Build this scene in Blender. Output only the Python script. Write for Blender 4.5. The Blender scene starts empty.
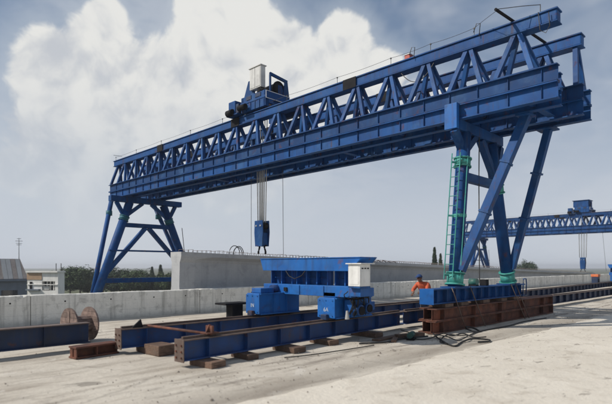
import bpy, bmesh, math, random
from mathutils import Vector, Matrix, Euler
random.seed(7)
SC = bpy.context.scene
COL = SC.collection
S2 = math.sqrt(.5)
FPX, CX, HY, CAMH = 495.0, 306.0, 267.0, 1.8

# ------------------------------------------------------------------ camera
cam = bpy.data.cameras.new('camera')
cam.sensor_width = 36.0
cam.lens = FPX/612*36.0
cam.shift_y = 65/612
cam.clip_end = 20000
cam.dof.use_dof = True
cam.dof.focus_distance = 19.0
cam.dof.aperture_fstop = 0.8
camo = bpy.data.objects.new('camera', cam)
COL.objects.link(camo)
camo.location = (0, 0, CAMH)
camo.rotation_euler = (math.radians(90), 0, math.radians(-45))
SC.camera = camo

# ------------------------------------------------------------------ sun, sky, exposure
TO_SUN = Vector((-0.95, 0.60, 1.0)).normalized()
SUN_EL = math.asin(TO_SUN.z)
SUN_AZ = math.atan2(TO_SUN.x, TO_SUN.y)
sl = bpy.data.lights.new('sun', 'SUN')
sl.energy = 3.8
sl.angle = math.radians(0.8)
sl.color = (1.0, 0.945, 0.86)
so = bpy.data.objects.new('sun', sl)
COL.objects.link(so)
so.rotation_euler = (-TO_SUN).to_track_quat('-Z', 'Y').to_euler()
so.location = (-20, 10, 30)
SC.view_settings.view_transform = 'Standard'
SC.view_settings.look = 'None'
SC.view_settings.exposure = 0.12
SC.view_settings.gamma = 1.0


class NT:
    """small helper around a node tree"""
    def __init__(s, nt):
        s.nt = nt
        nt.nodes.clear()

    def n(s, t, **kw):
        nd = s.nt.nodes.new(t)
        for k, v in kw.items():
            setattr(nd, k, v)
        return nd

    def put(s, sock, v):
        if hasattr(v, 'is_output') or isinstance(v, bpy.types.NodeSocket):
            s.nt.links.new(v, sock)
        elif isinstance(v, (tuple, list)) and len(v) == 3 and sock.type == 'RGBA':
            sock.default_value = (*v, 1)
        else:
            sock.default_value = v

    def m(s, op, a, b=0.0, c=0.0, clamp=False):
        nd = s.n('ShaderNodeMath', operation=op, use_clamp=clamp)
        s.put(nd.inputs[0], a)
        s.put(nd.inputs[1], b)
        if op in ('MULTIPLY_ADD', 'SMOOTH_MAX', 'SMOOTH_MIN', 'WRAP'):
            s.put(nd.inputs[2], c)
        return nd.outputs[0]

    def dot(s, a, b):
        nd = s.n('ShaderNodeVectorMath', operation='DOT_PRODUCT')
        s.put(nd.inputs[0], a)
        s.put(nd.inputs[1], b)
        return nd.outputs['Value']

    def vmul(s, a, b):
        nd = s.n('ShaderNodeVectorMath', operation='MULTIPLY')
        s.put(nd.inputs[0], a)
        s.put(nd.inputs[1], b)
        return nd.outputs[0]

    def vadd(s, a, b):
        nd = s.n('ShaderNodeVectorMath', operation='ADD')
        s.put(nd.inputs[0], a)
        s.put(nd.inputs[1], b)
        return nd.outputs[0]

    def noise(s, vec, scale, detail=4, rough=.55, dist=0.0):
        nd = s.n('ShaderNodeTexNoise')
        s.put(nd.inputs['Vector'], vec)
        nd.inputs['Scale'].default_value = scale
        nd.inputs['Detail'].default_value = detail
        nd.inputs['Roughness'].default_value = rough
        nd.inputs['Distortion'].default_value = dist
        return nd.outputs['Fac']

    def ss(s, v, lo, hi, a=0.0, b=1.0):
        nd = s.n('ShaderNodeMapRange', interpolation_type='SMOOTHSTEP')
        s.put(nd.inputs['Value'], v)
        nd.inputs['From Min'].default_value = lo
        nd.inputs['From Max'].default_value = hi
        nd.inputs['To Min'].default_value = a
        nd.inputs['To Max'].default_value = b
        return nd.outputs[0]

    def mix(s, f, a, b, mode='MIX'):
        nd = s.n('ShaderNodeMix', data_type='RGBA', blend_type=mode)
        s.put(nd.inputs[0], f)
        s.put(nd.inputs[6], a)
        s.put(nd.inputs[7], b)
        return nd.outputs[2]

    def xyz(s, v):
        nd = s.n('ShaderNodeSeparateXYZ')
        s.put(nd.inputs[0], v)
        return nd.outputs

    def comb(s, x, y, z):
        nd = s.n('ShaderNodeCombineXYZ')
        s.put(nd.inputs[0], x)
        s.put(nd.inputs[1], y)
        s.put(nd.inputs[2], z)
        return nd.outputs[0]


def build_world():
    w = bpy.data.worlds.new('World')
    SC.world = w
    w.use_nodes = True
    g = NT(w.node_tree)
    out = g.n('ShaderNodeOutputWorld')
    bg = g.n('ShaderNodeBackground')
    g.nt.links.new(bg.outputs[0], out.inputs[0])
    sky = g.n('ShaderNodeTexSky', sky_type='NISHITA')
    sky.sun_disc = False
    sky.sun_elevation = SUN_EL
    sky.sun_rotation = SUN_AZ
    sky.air_density = 1.0
    sky.dust_density = 3.0
    sky.ozone_density = 1.2
    tc = g.n('ShaderNodeTexCoord')
    d = tc.outputs['Generated']
    X, Y, Z = g.xyz(d)[:3]
    # azimuth (degrees, 0 = north-east, the way the bridge is seen) and elevation
    fw = g.dot(d, (S2, S2, 0))
    rt = g.dot(d, (S2, -S2, 0))
    az = g.m('MULTIPLY', g.m('ARCTAN2', rt, fw), 57.2958)
    el = g.m('MULTIPLY', g.m('ARCSINE', Z), 57.2958)
    # billowing noise: soft cells in a fractal, read twice (once shifted to the sun) for relief
    def billow(v, sc, det):
        nd = g.n('ShaderNodeTexVoronoi', feature='F1')
        g.put(nd.inputs['Vector'], v)
        nd.inputs['Scale'].default_value = sc
        nd.inputs['Detail'].default_value = det
        nd.inputs['Roughness'].default_value = .55
        nd.normalize = True
        return g.m('SUBTRACT', 1.0, nd.outputs['Distance'])
    wv = g.n('ShaderNodeTexNoise')
    wv.inputs['Scale'].default_value = 7.0
    wv.inputs['Detail'].default_value = 3
    g.put(wv.inputs['Vector'], d)
    warp = g.vmul(g.vadd(wv.outputs['Color'], (-.5, -.5, -.5)), (.13, .13, .13))
    dw = g.vadd(d, warp)
    b1 = billow(dw, 9.0, 2)
    b2 = billow(g.vadd(dw, (-.020, .004, .022)), 9.0, 1)
    n1 = g.noise(d, 3.6, 5, .58)
    n3 = g.noise(g.vadd(d, (7.1, 4.7, 2.2)), 2.1, 3, .5)

    def pz(x, y):
        a = math.atan2(x-CX, FPX)
        e = math.atan2(HY-y, math.hypot(FPX, x-CX))
        return math.degrees(a), math.degrees(e)
    # cumulus heads: (pixel x, pixel y, radius across deg, radius up deg)
    heads = [(x, y, .108*r, .108*r*q) for (x, y, r, q) in
             [(58, 78, 44, 1), (100, 52, 38, 1), (104, 22, 22, 1), (95, 105, 62, 1), (150, 90, 50, 1), (206, 48, 42, 1), (203, 6, 32, 1.1),
              (238, 12, 30, 1), (262, 52, 36, 1), (292, 74, 45, 1), (345, 50, 33, 1), (374, 78, 36, .8), (320, 96, 55, .9),
              (230, 115, 95, .9), (105, 150, 85, .8), (32, 172, 40, .6), (420, 110, 60, .5)]]
    acc = None
    for (x, y, ra, re) in heads:
        a0, e0 = pz(x, y)
        u = g.m('DIVIDE', g.m('SUBTRACT', az, a0), ra)
        v = g.m('DIVIDE', g.m('SUBTRACT', el, e0), re)
        r = g.m('SQRT', g.m('ADD', g.m('MULTIPLY', u, u), g.m('MULTIPLY', v, v)))
        f = g.m('SUBTRACT', 1.0, r)
        acc = f if acc is None else g.m('SMOOTH_MAX', acc, f, .12)
    # the rest of the sky: scattered cloud of the same sort
    wide = g.m('MULTIPLY_ADD', g.m('SUBTRACT', n3, .5), 4.2, -.55)
    outside = g.ss(g.m('ABSOLUTE', az), 36, 60)
    wide = g.m('MULTIPLY_ADD', outside, g.m('ADD', wide, 3.0), -3.0)
    acc = g.m('MAXIMUM', acc, wide)
    dens = g.m('ADD', acc, g.m('MULTIPLY_ADD', g.m('SUBTRACT', n1, .5), .9, g.m('MULTIPLY', g.m('SUBTRACT', b1, .62), .9)))
    fine = g.noise(dw, 22.0, 5, .64)
    dens = g.m('MULTIPLY_ADD', g.m('SUBTRACT', fine, .5), .45, dens)
    mask = g.ss(dens, .0, .20)
    soft = g.ss(dens, -.75, .30)
    wisp = g.ss(g.noise(g.vmul(d, (1, 1, 2.2)), 3.2, 4, .6, .4), .40, .70)
    # clear sky: the sky texture veiled by tropical haze towards the horizon
    clear = g.mix(1.0, sky.outputs[0], (0.060, 0.062, 0.064), 'MULTIPLY')
    veil = g.ss(el, -2, 36, .93, .42)
    clear = g.mix(veil, clear, g.mix(g.ss(el, 2, 30), (0.535, 0.58, 0.65), (0.225, 0.32, 0.475)))
    clear = g.mix(g.m('MULTIPLY', wisp, .5), clear, (0.56, 0.585, 0.63))
    # cloud: bright sunlit heads with relief, greyer bases lower down
    relief = g.m('ADD', g.m('MULTIPLY', g.m('SUBTRACT', b1, b2), 3.4), g.m('MULTIPLY', g.m('SUBTRACT', fine, .5), 1.5))
    tall = g.m('MULTIPLY_ADD', el, .040, -.62)
    lit = g.ss(g.m('ADD', g.m('ADD', relief, tall), g.m('MULTIPLY', g.m('SUBTRACT', n1, .5), 1.8)), -.55, .50)
    cloud = g.mix(lit, (0.50, 0.525, 0.565), (0.725, 0.725, 0.705))
    low = g.ss(el, 3, 22, .10, 1.0)
    col = g.mix(g.m('MULTIPLY', soft, .45), clear, (0.535, 0.58, 0.625))
    col = g.mix(g.m('MULTIPLY', mask, low), col, cloud)
    g.put(bg.inputs[0], col)
    bg.inputs[1].default_value = 1.0
    w.cycles.sampling_method = 'MANUAL'
    w.cycles.sample_map_resolution = 256


build_world()


# ------------------------------------------------------------------ helpers
def rayp(x, y):
    a = (x-CX)/FPX
    return Vector((S2+S2*a, S2-S2*a, (HY-y)/FPX))


def at_depth(x, t, z):
    r = rayp(x, 0)
    return Vector((r.x*t, r.y*t, z))


class MB:
    def __init__(s):
        s.v = []
        s.f = []

    def add(s, vs, fs):
        o = len(s.v)
        s.v += [tuple(v) for v in vs]
        s.f += [tuple(i+o for i in f) for f in fs]
        return s

    def box(s, x0, x1, y0, y1, z0, z1):
        vs = [(x, y, z) for z in (z0, z1) for y in (y0, y1) for x in (x0, x1)]
        return s.add(vs, [(0, 2, 3, 1), (4, 5, 7, 6), (0, 1, 5, 4), (2, 6, 7, 3), (0, 4, 6, 2), (1, 3, 7, 5)])

    def frame_of(s, p0, p1, up=(0, 0, 1)):
        p0, p1 = Vector(p0), Vector(p1)
        d = (p1-p0)
        L = d.length
        d.normalize()
        up = Vector(up)
        if abs(d.dot(up)) > .995:
            up = Vector((1, 0, 0))
        sd = d.cross(up).normalized()
        u = sd.cross(d).normalized()
        return p0, d, sd, u, L

    def bar(s, p0, p1, w, h, up=(0, 0, 1), w1=None, h1=None):
        p, d, sd, u, L = s.frame_of(p0, p1, up)
        w1 = w if w1 is None else w1
        h1 = h if h1 is None else h1
        vs = []
        for (k, ww, hh) in ((0, w, h), (L, w1, h1)):
            for (a, b) in ((-1, -1), (1, -1), (1, 1), (-1, 1)):
                vs.append(p+d*k+sd*(a*ww/2)+u*(b*hh/2))
        return s.add(vs, [(3, 2, 1, 0), (4, 5, 6, 7), (0, 1, 5, 4), (1, 2, 6, 5), (2, 3, 7, 6), (3, 0, 4, 7)])

    def prof(s, p0, p1, poly, up=(0, 0, 1)):
        """extrude a 2D outline (side, up) from p0 to p1"""
        p, d, sd, u, L = s.frame_of(p0, p1, up)
        n = len(poly)
        vs = [p+d*k+sd*a+u*b for k in (0, L) for (a, b) in poly]
        fs = [tuple(range(n))[::-1], tuple(range(n, 2*n))]
        fs += [(i, (i+1) % n, n+(i+1) % n, n+i) for i in range(n)]
        return s.add(vs, fs)

    def ibeam(s, p0, p1, h, w, tw, tf, up=(0, 0, 1)):
        a, b, c = w/2, tw/2, h/2
        return s.prof(p0, p1, [(-a, -c), (a, -c), (a, -c+tf), (b, -c+tf), (b, c-tf), (a, c-tf), (a, c), (-a, c), (-a, c-tf), (-b, c-tf), (-b, -c+tf), (-a, -c+tf)], up)

    def tube(s, p0, p1, r0, r1=None, n=14):
        r1 = r0 if r1 is None else r1
        p, d, sd, u, L = s.frame_of(p0, p1)
        vs = []
        for (k, r) in ((0, r0), (L, r1)):
            for i in range(n):
                a = 2*math.pi*i/n
                vs.append(p+d*k+sd*(r*math.cos(a))+u*(r*math.sin(a)))
        fs = [tuple(range(n))[::-1], tuple(range(n, 2*n))]
        fs += [(i, (i+1) % n, n+(i+1) % n, n+i) for i in range(n)]
        return s.add(vs, fs)

    def path(s, pts, r, n=6):
        pts = [Vector(p) for p in pts]
        o = len(s.v)
        for i, p in enumerate(pts):
            d = (pts[min(i+1, len(pts)-1)]-pts[max(i-1, 0)]).normalized()
            up = Vector((0, 0, 1)) if abs(d.z) < .95 else Vector((1, 0, 0))
            sd = d.cross(up).normalized()
            u = sd.cross(d)
            for k in range(n):
                a = 2*math.pi*k/n
                s.v.append(tuple(p+sd*(r*math.cos(a))+u*(r*math.sin(a))))
        for i in range(len(pts)-1):
            for k in range(n):
                a, b = o+i*n+k, o+i*n+(k+1) % n
                s.f.append((a, b, b+n, a+n))
        s.f.append(tuple(o+k for k in range(n))[::-1])
        e = o+(len(pts)-1)*n
        s.f.append(tuple(e+k for k in range(n)))
        return s

    def mesh(s, name, mat):
        me = bpy.data.meshes.new(name)
        me.from_pydata(s.v, [], s.f)
        me.validate()
        bm = bmesh.new()
        bm.from_mesh(me)
        bmesh.ops.recalc_face_normals(bm, faces=bm.faces)
        bm.to_mesh(me)
        bm.free()
        if mat:
            me.materials.append(mat)
        return me

    def build(s, name, mat, parent=None, bevel=0.0, smooth=False, loc=None):
        return place(name, s.mesh(name, mat), parent, bevel, smooth, loc)


def place(name, me, parent=None, bevel=0.0, smooth=False, loc=None, rot=None):
    o = bpy.data.objects.new(name, me)
    COL.objects.link(o)
    if parent:
        o.parent = parent
    if loc is not None:
        o.location = loc
    if rot is not None:
        o.rotation_euler = rot
    if smooth:
        for p in me.polygons:
            p.use_smooth = len(p.vertices) <= 4
    if bevel:
        b = o.modifiers.new('bevel', 'BEVEL')
        b.width = bevel
        b.segments = 2
        b.limit_method = 'ANGLE'
        b.angle_limit = math.radians(40)
    return o


def tag(o, label, cat, group=None):
    o['label'] = label
    o['category'] = cat
    if group:
        o['group'] = group
    return o


def thing(name, label, cat, loc=(0, 0, 0), rz=0.0, group=None):
    o = bpy.data.objects.new(name, None)
    o.empty_display_size = .3
    COL.objects.link(o)
    o.location = loc
    o.rotation_euler = (0, 0, rz)
    return tag(o, label, cat, group)


def copy_tree(o, parent=None):
    c = o.copy()
    COL.objects.link(c)
    c.parent = parent
    for ch in [q for q in bpy.data.objects if q.parent == o]:
        copy_tree(ch, c)
    return c


def struct(o):
    o['kind'] = 'structure'
    return o


# ------------------------------------------------------------------ materials
def surf(name, c1, c2, scale=3.0, rough=.6, rust=0.0, rustcol=(.16, .06, .03), dirt=0.0, dirtcol=(.10, .09, .075),
         bump=.0, bscale=30, spec=.4, metal=0.0, streak=0.0, vary=0.0, runs=0.0, fade=0.0, grain=False):
    m = bpy.data.materials.new(name)
    m.use_nodes = True
    g = NT(m.node_tree)
    out = g.n('ShaderNodeOutputMaterial')
    b = g.n('ShaderNodeBsdfPrincipled')
    g.nt.links.new(b.outputs[0], out.inputs[0])
    geo = g.n('ShaderNodeNewGeometry')
    P = geo.outputs['Position']
    col = g.mix(g.ss(g.noise(P, scale, 5, .6), .3, .7), c1, c2)
    if vary:
        oi = g.n('ShaderNodeObjectInfo')
        col = g.mix(1.0, col, g.mix(oi.outputs['Random'], (1-vary,)*3, (1+vary,)*3), 'MULTIPLY')
    rg = g.m('MULTIPLY_ADD', g.noise(P, scale*4, 3), .25, rough-.12)
    if fade:
        fd = g.noise(g.vadd(P, (2, 7, 4)), 1.1, 6, .66, .6)
        col = g.mix(g.m('MULTIPLY', g.ss(fd, .48, .70), fade), col, (.045, .115, .235))
    if runs:
        rr = g.noise(g.vmul(P, (6.5, 6.5, .45)), 1.0, 5, .62, .2)
        col = g.mix(g.m('MULTIPLY', g.ss(rr, .60, .72), runs), col, (.075, .035, .022))
    if grain:
        gn_ = g.noise(g.vmul(P, (3, 42, 42)), 1.0, 4, .65, .3)
        col = g.mix(g.m('MULTIPLY', g.ss(gn_, .45, .68), .7), col, tuple(x*.35 for x in c2))
    if streak:
        st = g.noise(g.vmul(P, (9, 9, .7)), 1.0, 4, .6)
        col = g.mix(g.m('MULTIPLY', g.ss(st, .5, .75), streak), col, dirtcol)
    if dirt:
        dn = g.noise(P, scale*.7+.3, 6, .65, .6)
        col = g.mix(g.m('MULTIPLY', g.ss(dn, .48, .72), dirt), col, dirtcol)
    if rust:
        rn = g.noise(g.vadd(P, (5, 3, 1)), scale*2.3, 7, .68, .4)
        rm = g.ss(rn, .62-.14*rust, .70)
        rc = g.mix(g.noise(P, 25, 3), rustcol, tuple(x*.45 for x in rustcol))
        col = g.mix(g.m('MULTIPLY', rm, min(1, rust+.3)), col, rc)
        rg = g.m('MULTIPLY_ADD', rm, .2, rg)
    g.put(b.inputs['Base Color'], col)
    g.put(b.inputs['Roughness'], rg)
    b.inputs['Specular IOR Level'].default_value = spec
    b.inputs['Metallic'].default_value = metal
    if bump:
        bp = g.n('ShaderNodeBump')
        bp.inputs['Strength'].default_value = bump
        bp.inputs['Distance'].default_value = .02
        g.put(bp.inputs['Height'], g.noise(P, bscale, 6, .65))
        g.nt.links.new(bp.outputs[0], b.inputs['Normal'])
    return m


M = {}
M['blue'] = surf('crane_blue', (.003, .040, .150), (.0055, .062, .212), 1.3, .6, spec=.22, rust=.25, dirt=.35, dirtcol=(.010, .028, .075), streak=.45, vary=.26, bump=.08, runs=.8, fade=.5)
M['blue2'] = surf('carriage_blue', (.008, .090, .32), (.012, .120, .39), 2.0, .5, spec=.3, rust=.3, dirt=.5, dirtcol=(.018, .035, .08), streak=.35, vary=.10, bump=.06, runs=.45, fade=.35)
M['navy'] = surf('rail_navy', (.008, .035, .125), (.012, .060, .205), 1.6, .5, runs=.5, rust=.35, dirt=.45, dirtcol=(.045, .045, .05), streak=.4, vary=.12, bump=.06)
M['navydark'] = surf('beam_navy', (.010, .022, .055), (.014, .034, .09), 1.6, .5, rust=.3, dirt=.5, dirtcol=(.05, .045, .045), streak=.4, bump=.06)
M['rustflange'] = surf('worn_rail_top', (.085, .058, .048), (.15, .11, .09), 3.0, .6, rust=.5, bump=.1)
M['rust'] = surf('rusty_steel', (.060, .027, .020), (.165, .060, .036), 3.6, .8, rust=.6, rustcol=(.17, .06, .03), dirt=.6, dirtcol=(.040, .027, .023), streak=.4, bump=.3, vary=.1)
M['rustbright'] = surf('fresh_rust', (.21, .065, .033), (.14, .046, .026), 4, .8, rust=.4, bump=.2)
M['wood'] = surf('timber', (.17, .105, .072), (.10, .062, .045), 6, .85, dirt=.5, bump=.5, bscale=45, vary=.3, grain=True)
M['woodred'] = surf('reel_timber', (.23, .165, .14), (.125, .088, .075), 9, .85, dirt=.7, dirtcol=(.06, .045, .038), bump=.4, bscale=45, vary=.3)
M['black'] = surf('black_steel', (.010, .010, .013), (.018, .018, .020), 4, .75, bump=.1, spec=.12)
M['rubber'] = surf('black_rubber', (.010, .010, .011), (.02, .02, .02), 8, .65)
M['rope'] = surf('steel_rope', (.36, .36, .35), (.46, .46, .44), 6, .5, metal=.2)
M['wire'] = surf('dark_wire', (.03, .03, .032), (.05, .05, .05), 6, .5)
M['white'] = surf('white_cabinet', (.72, .72, .70), (.62, .62, .60), 2.5, .45, dirt=.25, streak=.15, bump=.03)
M['lettering'] = surf('white_lettering', (.75, .75, .75), (.68, .68, .68), 8, .6)
M['stencil'] = surf('worn_stencil', (.55, .58, .62), (.30, .38, .50), 22, .7, dirt=.25, dirtcol=(.03, .10, .28))
M['silver'] = surf('grey_cabinet', (.48, .48, .47), (.60, .60, .58), 2.5, .4, dirt=.25, streak=.25, bump=.03)
M['green'] = surf('mint_paint', (.035, .225, .20), (.06, .33, .285), 4, .6, dirt=.6, dirtcol=(.05, .13, .12), rust=.35, streak=.3)
M['teal'] = surf('dull_teal', (.012, .10, .14), (.018, .13, .17), 5, .6, dirt=.4)
M['motor'] = surf('motor_green', (.02, .10, .085), (.03, .13, .11), 5, .5, dirt=.4)
M['red'] = surf('red_paint', (.42, .07, .045), (.36, .06, .04), 5, .5)
M['orange'] = surf('orange_paint', (.62, .17, .06), (.52, .13, .05), 5, .6)
M['rebar'] = surf('rebar', (.10, .085, .08), (.14, .11, .10), 6, .7)
M['glassdark'] = surf('dark_pane', (.012, .014, .018), (.02, .022, .026), 2, .12, spec=.6)


def concrete(name, base, dark, light, scale=1.0, streaks=0.0, bump=.35, pits=False):
    m = bpy.data.materials.new(name)
    m.use_nodes = True
    g = NT(m.node_tree)
    out = g.n('ShaderNodeOutputMaterial')
    b = g.n('ShaderNodeBsdfPrincipled')
    g.nt.links.new(b.outputs[0], out.inputs[0])
    P = g.n('ShaderNodeNewGeometry').outputs['Position']
    n1 = g.noise(P, .55*scale, 6, .62, .3)
    n2 = g.noise(g.vadd(P, (4, 8, 1)), 2.6*scale, 7, .66, .5)
    n3 = g.noise(P, 22*scale, 5, .7)
    col = g.mix(g.ss(n1, .35, .68), base, light)
    col = g.mix(g.m('MULTIPLY', g.ss(n2, .50, .72), .6), col, dark)
    col = g.mix(g.m('MULTIPLY', g.ss(n3, .35, .75), .20), col, tuple(x*.55 for x in base))
    if pits:
        pt = g.noise(g.vmul(P, (1.0, 3.2, 1)), 1.5, 7, .72, .5)
        col = g.mix(g.m('MULTIPLY', g.ss(pt, .60, .66), .7), col, (.17, .145, .12))
        col = g.mix(g.m('MULTIPLY', g.ss(pt, .42, .36), .4), col, (.68, .64, .57))
    if streaks:
        # board marks of the formwork and damp, weathered foot
        zz_ = g.xyz(P)[2]
        bd = g.m('ABSOLUTE', g.m('SUBTRACT', g.m('FRACT', g.m('MULTIPLY', zz_, 3.2)), .5))
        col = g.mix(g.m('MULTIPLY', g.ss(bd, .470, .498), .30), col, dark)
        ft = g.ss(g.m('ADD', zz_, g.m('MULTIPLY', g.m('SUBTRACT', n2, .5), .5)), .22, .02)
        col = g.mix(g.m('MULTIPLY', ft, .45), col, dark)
        st = g.noise(g.vmul(P, (4.5, 4.5, .35)), 1.0, 6, .65)
        z = g.xyz(P)[2]
        col = g.mix(g.m('MULTIPLY', g.ss(st, .46, .72), streaks), col, dark)
    g.put(b.inputs['Base Color'], col)
    b.inputs['Roughness'].default_value = .9
    b.inputs['Specular IOR Level'].default_value = .25
    bp = g.n('ShaderNodeBump')
    bp.inputs['Strength'].default_value = bump
    bp.inputs['Distance'].default_value = .015
    g.put(bp.inputs['Height'], g.m('ADD', n3, g.m('MULTIPLY', n2, 1.5)))
    g.nt.links.new(bp.outputs[0], b.inputs['Normal'])
    return m


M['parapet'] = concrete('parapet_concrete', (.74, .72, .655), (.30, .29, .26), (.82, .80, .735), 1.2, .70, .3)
M['pcgirder'] = concrete('girder_concrete', (.36, .37, .385), (.26, .27, .28), (.43, .435, .44), .9, .30, .15)
M['overlay'] = concrete('overlay_concrete', (.595, .545, .465), (.40, .35, .285), (.665, .615, .53), .8, 0, .9, pits=True)
M['deck2'] = concrete('far_deck_concrete', (.36, .34, .31), (.22, .2, .18), (.42, .4, .36), .5, 0, .3)


def deck_mat():
    m = bpy.data.materials.new('deck_concrete')
    m.use_nodes = True
    g = NT(m.node_tree)
    out = g.n('ShaderNodeOutputMaterial')
    b = g.n('ShaderNodeBsdfPrincipled')
    g.nt.links.new(b.outputs[0], out.inputs[0])
    P = g.n('ShaderNodeNewGeometry').outputs['Position']
    n1 = g.noise(P, .45, 6, .62, .4)
    n2 = g.noise(g.vadd(P, (4, 8, 1)), 1.7, 7, .68, .8)
    n3 = g.noise(P, 18, 6, .72)
    nx = g.noise(g.vmul(P, (.5, 2.6, 1)), 1.0, 6, .65, .3)
    col = g.mix(g.ss(n1, .33, .68), (.48, .435, .37), (.58, .535, .46))
    col = g.mix(g.m('MULTIPLY', g.ss(nx, .45, .66), .62), col, (.25, .215, .175))
    col = g.mix(g.m('MULTIPLY', g.ss(n2, .54, .72), .45), col, (.22, .19, .16))
    col = g.mix(g.m('MULTIPLY', g.ss(n3, .36, .75), .3), col, (.22, .185, .15))
    # dried slurry spills: pale irregular patches
    sp = g.noise(g.vadd(P, (14, 2, 0)), .9, 7, .6, 1.2)
    col = g.mix(g.m('MULTIPLY', g.ss(sp, .60, .68), .55), col, (.60, .56, .50))
    # band of ground-in dirt along the edge of the overlay
    y = g.xyz(P)[1]
    yy = g.m('ADD', y, g.m('MULTIPLY', g.m('SUBTRACT', nx, .5), 1.2))
    band = g.m('MULTIPLY', g.ss(yy, 5.0, 5.5), g.ss(yy, 6.3, 5.5))
    col = g.mix(g.m('MULTIPLY', band, .5), col, (.21, .185, .155))
    # rubber marks of trailer tyres, broken up, running along the bridge
    for (yt, wt) in ((6.45, .16), (6.95, .14), (3.9, .15), (12.6, .2), (13.9, .2)):
        dy = g.m('ABSOLUTE', g.m('SUBTRACT', g.m('ADD', y, g.m('MULTIPLY', g.m('SUBTRACT', n1, .5), .9)), yt))
        tm = g.m('MULTIPLY', g.ss(dy, wt, wt*.3), g.ss(nx, .42, .62))
        col = g.mix(g.m('MULTIPLY', tm, .45), col, (.14, .12, .105))
    # oil and water stains
    os_ = g.noise(g.vadd(P, (31, 5, 0)), .75, 4, .5, .6)
    col = g.mix(g.m('MULTIPLY', g.ss(os_, .655, .70), .55), col, (.11, .095, .08))
    # hairline cracks
    vo = g.n('ShaderNodeTexVoronoi', feature='DISTANCE_TO_EDGE')
    g.put(vo.inputs['Vector'], g.vadd(P, g.comb(g.m('MULTIPLY', n2, .6), g.m('MULTIPLY', n1, .8), 0)))
    vo.inputs['Scale'].default_value = .33
    crack = g.m('MULTIPLY', g.ss(vo.outputs['Distance'], .010, .0), g.ss(n1, .45, .6))
    col = g.mix(g.m('MULTIPLY', crack, .3), col, (.08, .07, .06))
    g.put(b.inputs['Base Color'], col)
    b.inputs['Roughness'].default_value = .92
    b.inputs['Specular IOR Level'].default_value = .2
    bp = g.n('ShaderNodeBump')
    bp.inputs['Strength'].default_value = .5
    bp.inputs['Distance'].default_value = .02
    g.put(bp.inputs['Height'], g.m('ADD', n3, g.m('MULTIPLY', n2, 2.0)))
    g.nt.links.new(bp.outputs[0], b.inputs['Normal'])
    return m


M['deck'] = deck_mat()
M['field'] = surf('field', (.055, .07, .03), (.09, .09, .045), .05, .95)

# ------------------------------------------------------------------ setting
struct(MB().box(-3000, 3000, -3000, 3000, -6.4, -6.0).build('ground', M['field']))
# the viaduct deck, gently uneven on top
dk = MB()
xs = [-40, -20, -10, -4] + [i*.5 for i in range(0, 81)] + [45+5*i for i in range(16)]
ys = [-25, -12, -5, -2] + [i*.4 for i in range(0, 42)] + [17.2]
for y in ys:
    for x in xs:
        n = .006*math.sin(x*1.7+y*.6)+.006*math.sin(y*2.1-x*.4)+random.uniform(-.004, .004)
        dk.v.append((x, y, min(0, n-.008)))
nx = len(xs)
for j in range(len(ys)-1):
    for i in range(nx-1):
        a = j*nx+i
        dk.f.append((a, a+1, a+1+nx, a+nx))
d_ = struct(dk.build('bridge_deck', M['deck'], smooth=True))
MB().box(-40, 120, -25, 17.2, -.9, -.06).build('deck_slab', M['deck2'], d_)
for i in range(7):
    struct(MB().box(-28+i*22, -26.5+i*22, -20, 15, -6.1, -.9).build('bridge_pier', M['deck2']))
dd = struct(MB().box(-60, 160, 24.5, 38.5, -1.3, -.45).build('far_bridge_deck', M['deck2']))
for i in range(9):
    struct(MB().box(-48+i*22, -46.5+i*22, 26, 37, -6.1, -1.3).build('far_bridge_pier', M['deck2']))
# pale thin concrete overlay in the foreground with a ragged edge
ov = MB()
N = 260
for i in range(N+1):
    x = -12+i*.3
    e = 5.25+.03*math.sin(x*.7)+.03*math.sin(x*2.9+1)+random.uniform(-.06, .06)-.004*max(0, x-8)**1.3
    for (y, z) in ((e, -.012), (e-.10, .004), (e-.3, .011), (e-.8, .015), (e-1.6, .017), (-20, .018)):
        ov.v.append((x, y, z))
for i in range(N):
    for k in range(5):
        a = i*6+k
        ov.f.append((a, a+1, a+7, a+6))
struct(ov.build('deck_overlay', M['overlay'], smooth=True))

# grit and small rubble on the deck
gr = MB()
for i in range(2600):
    if random.random() < .45:
        x, y = random.uniform(2, 26), random.uniform(5.0, 7.6)
    else:
        x, y = random.uniform(0, 30), random.uniform(3, 15.5)
    r = random.choice((.006, .008, .01, .012, .016, .03 if random.random() < .15 else .01))
    z = .017 if y < 5.0 else -.004
    vs = [(x+random.uniform(.6, 1.3)*r*a, y+random.uniform(.6, 1.3)*r*b, z+c*r*random.uniform(.7, 1.3)) for a, b, c in
          ((1, 0, 0), (0, 1, 0), (-1, 0, 0), (0, -1, 0), (.2, .1, .9))]
    gr.add(vs, [(0, 1, 4), (1, 2, 4), (2, 3, 4), (3, 0, 4)])
go = gr.build('grit', surf('grit', (.30, .26, .21), (.12, .10, .085), 9, .95))
go['kind'] = 'stuff'
tag(go, 'loose grit and concrete crumbs scattered over the deck', 'grit')

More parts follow.
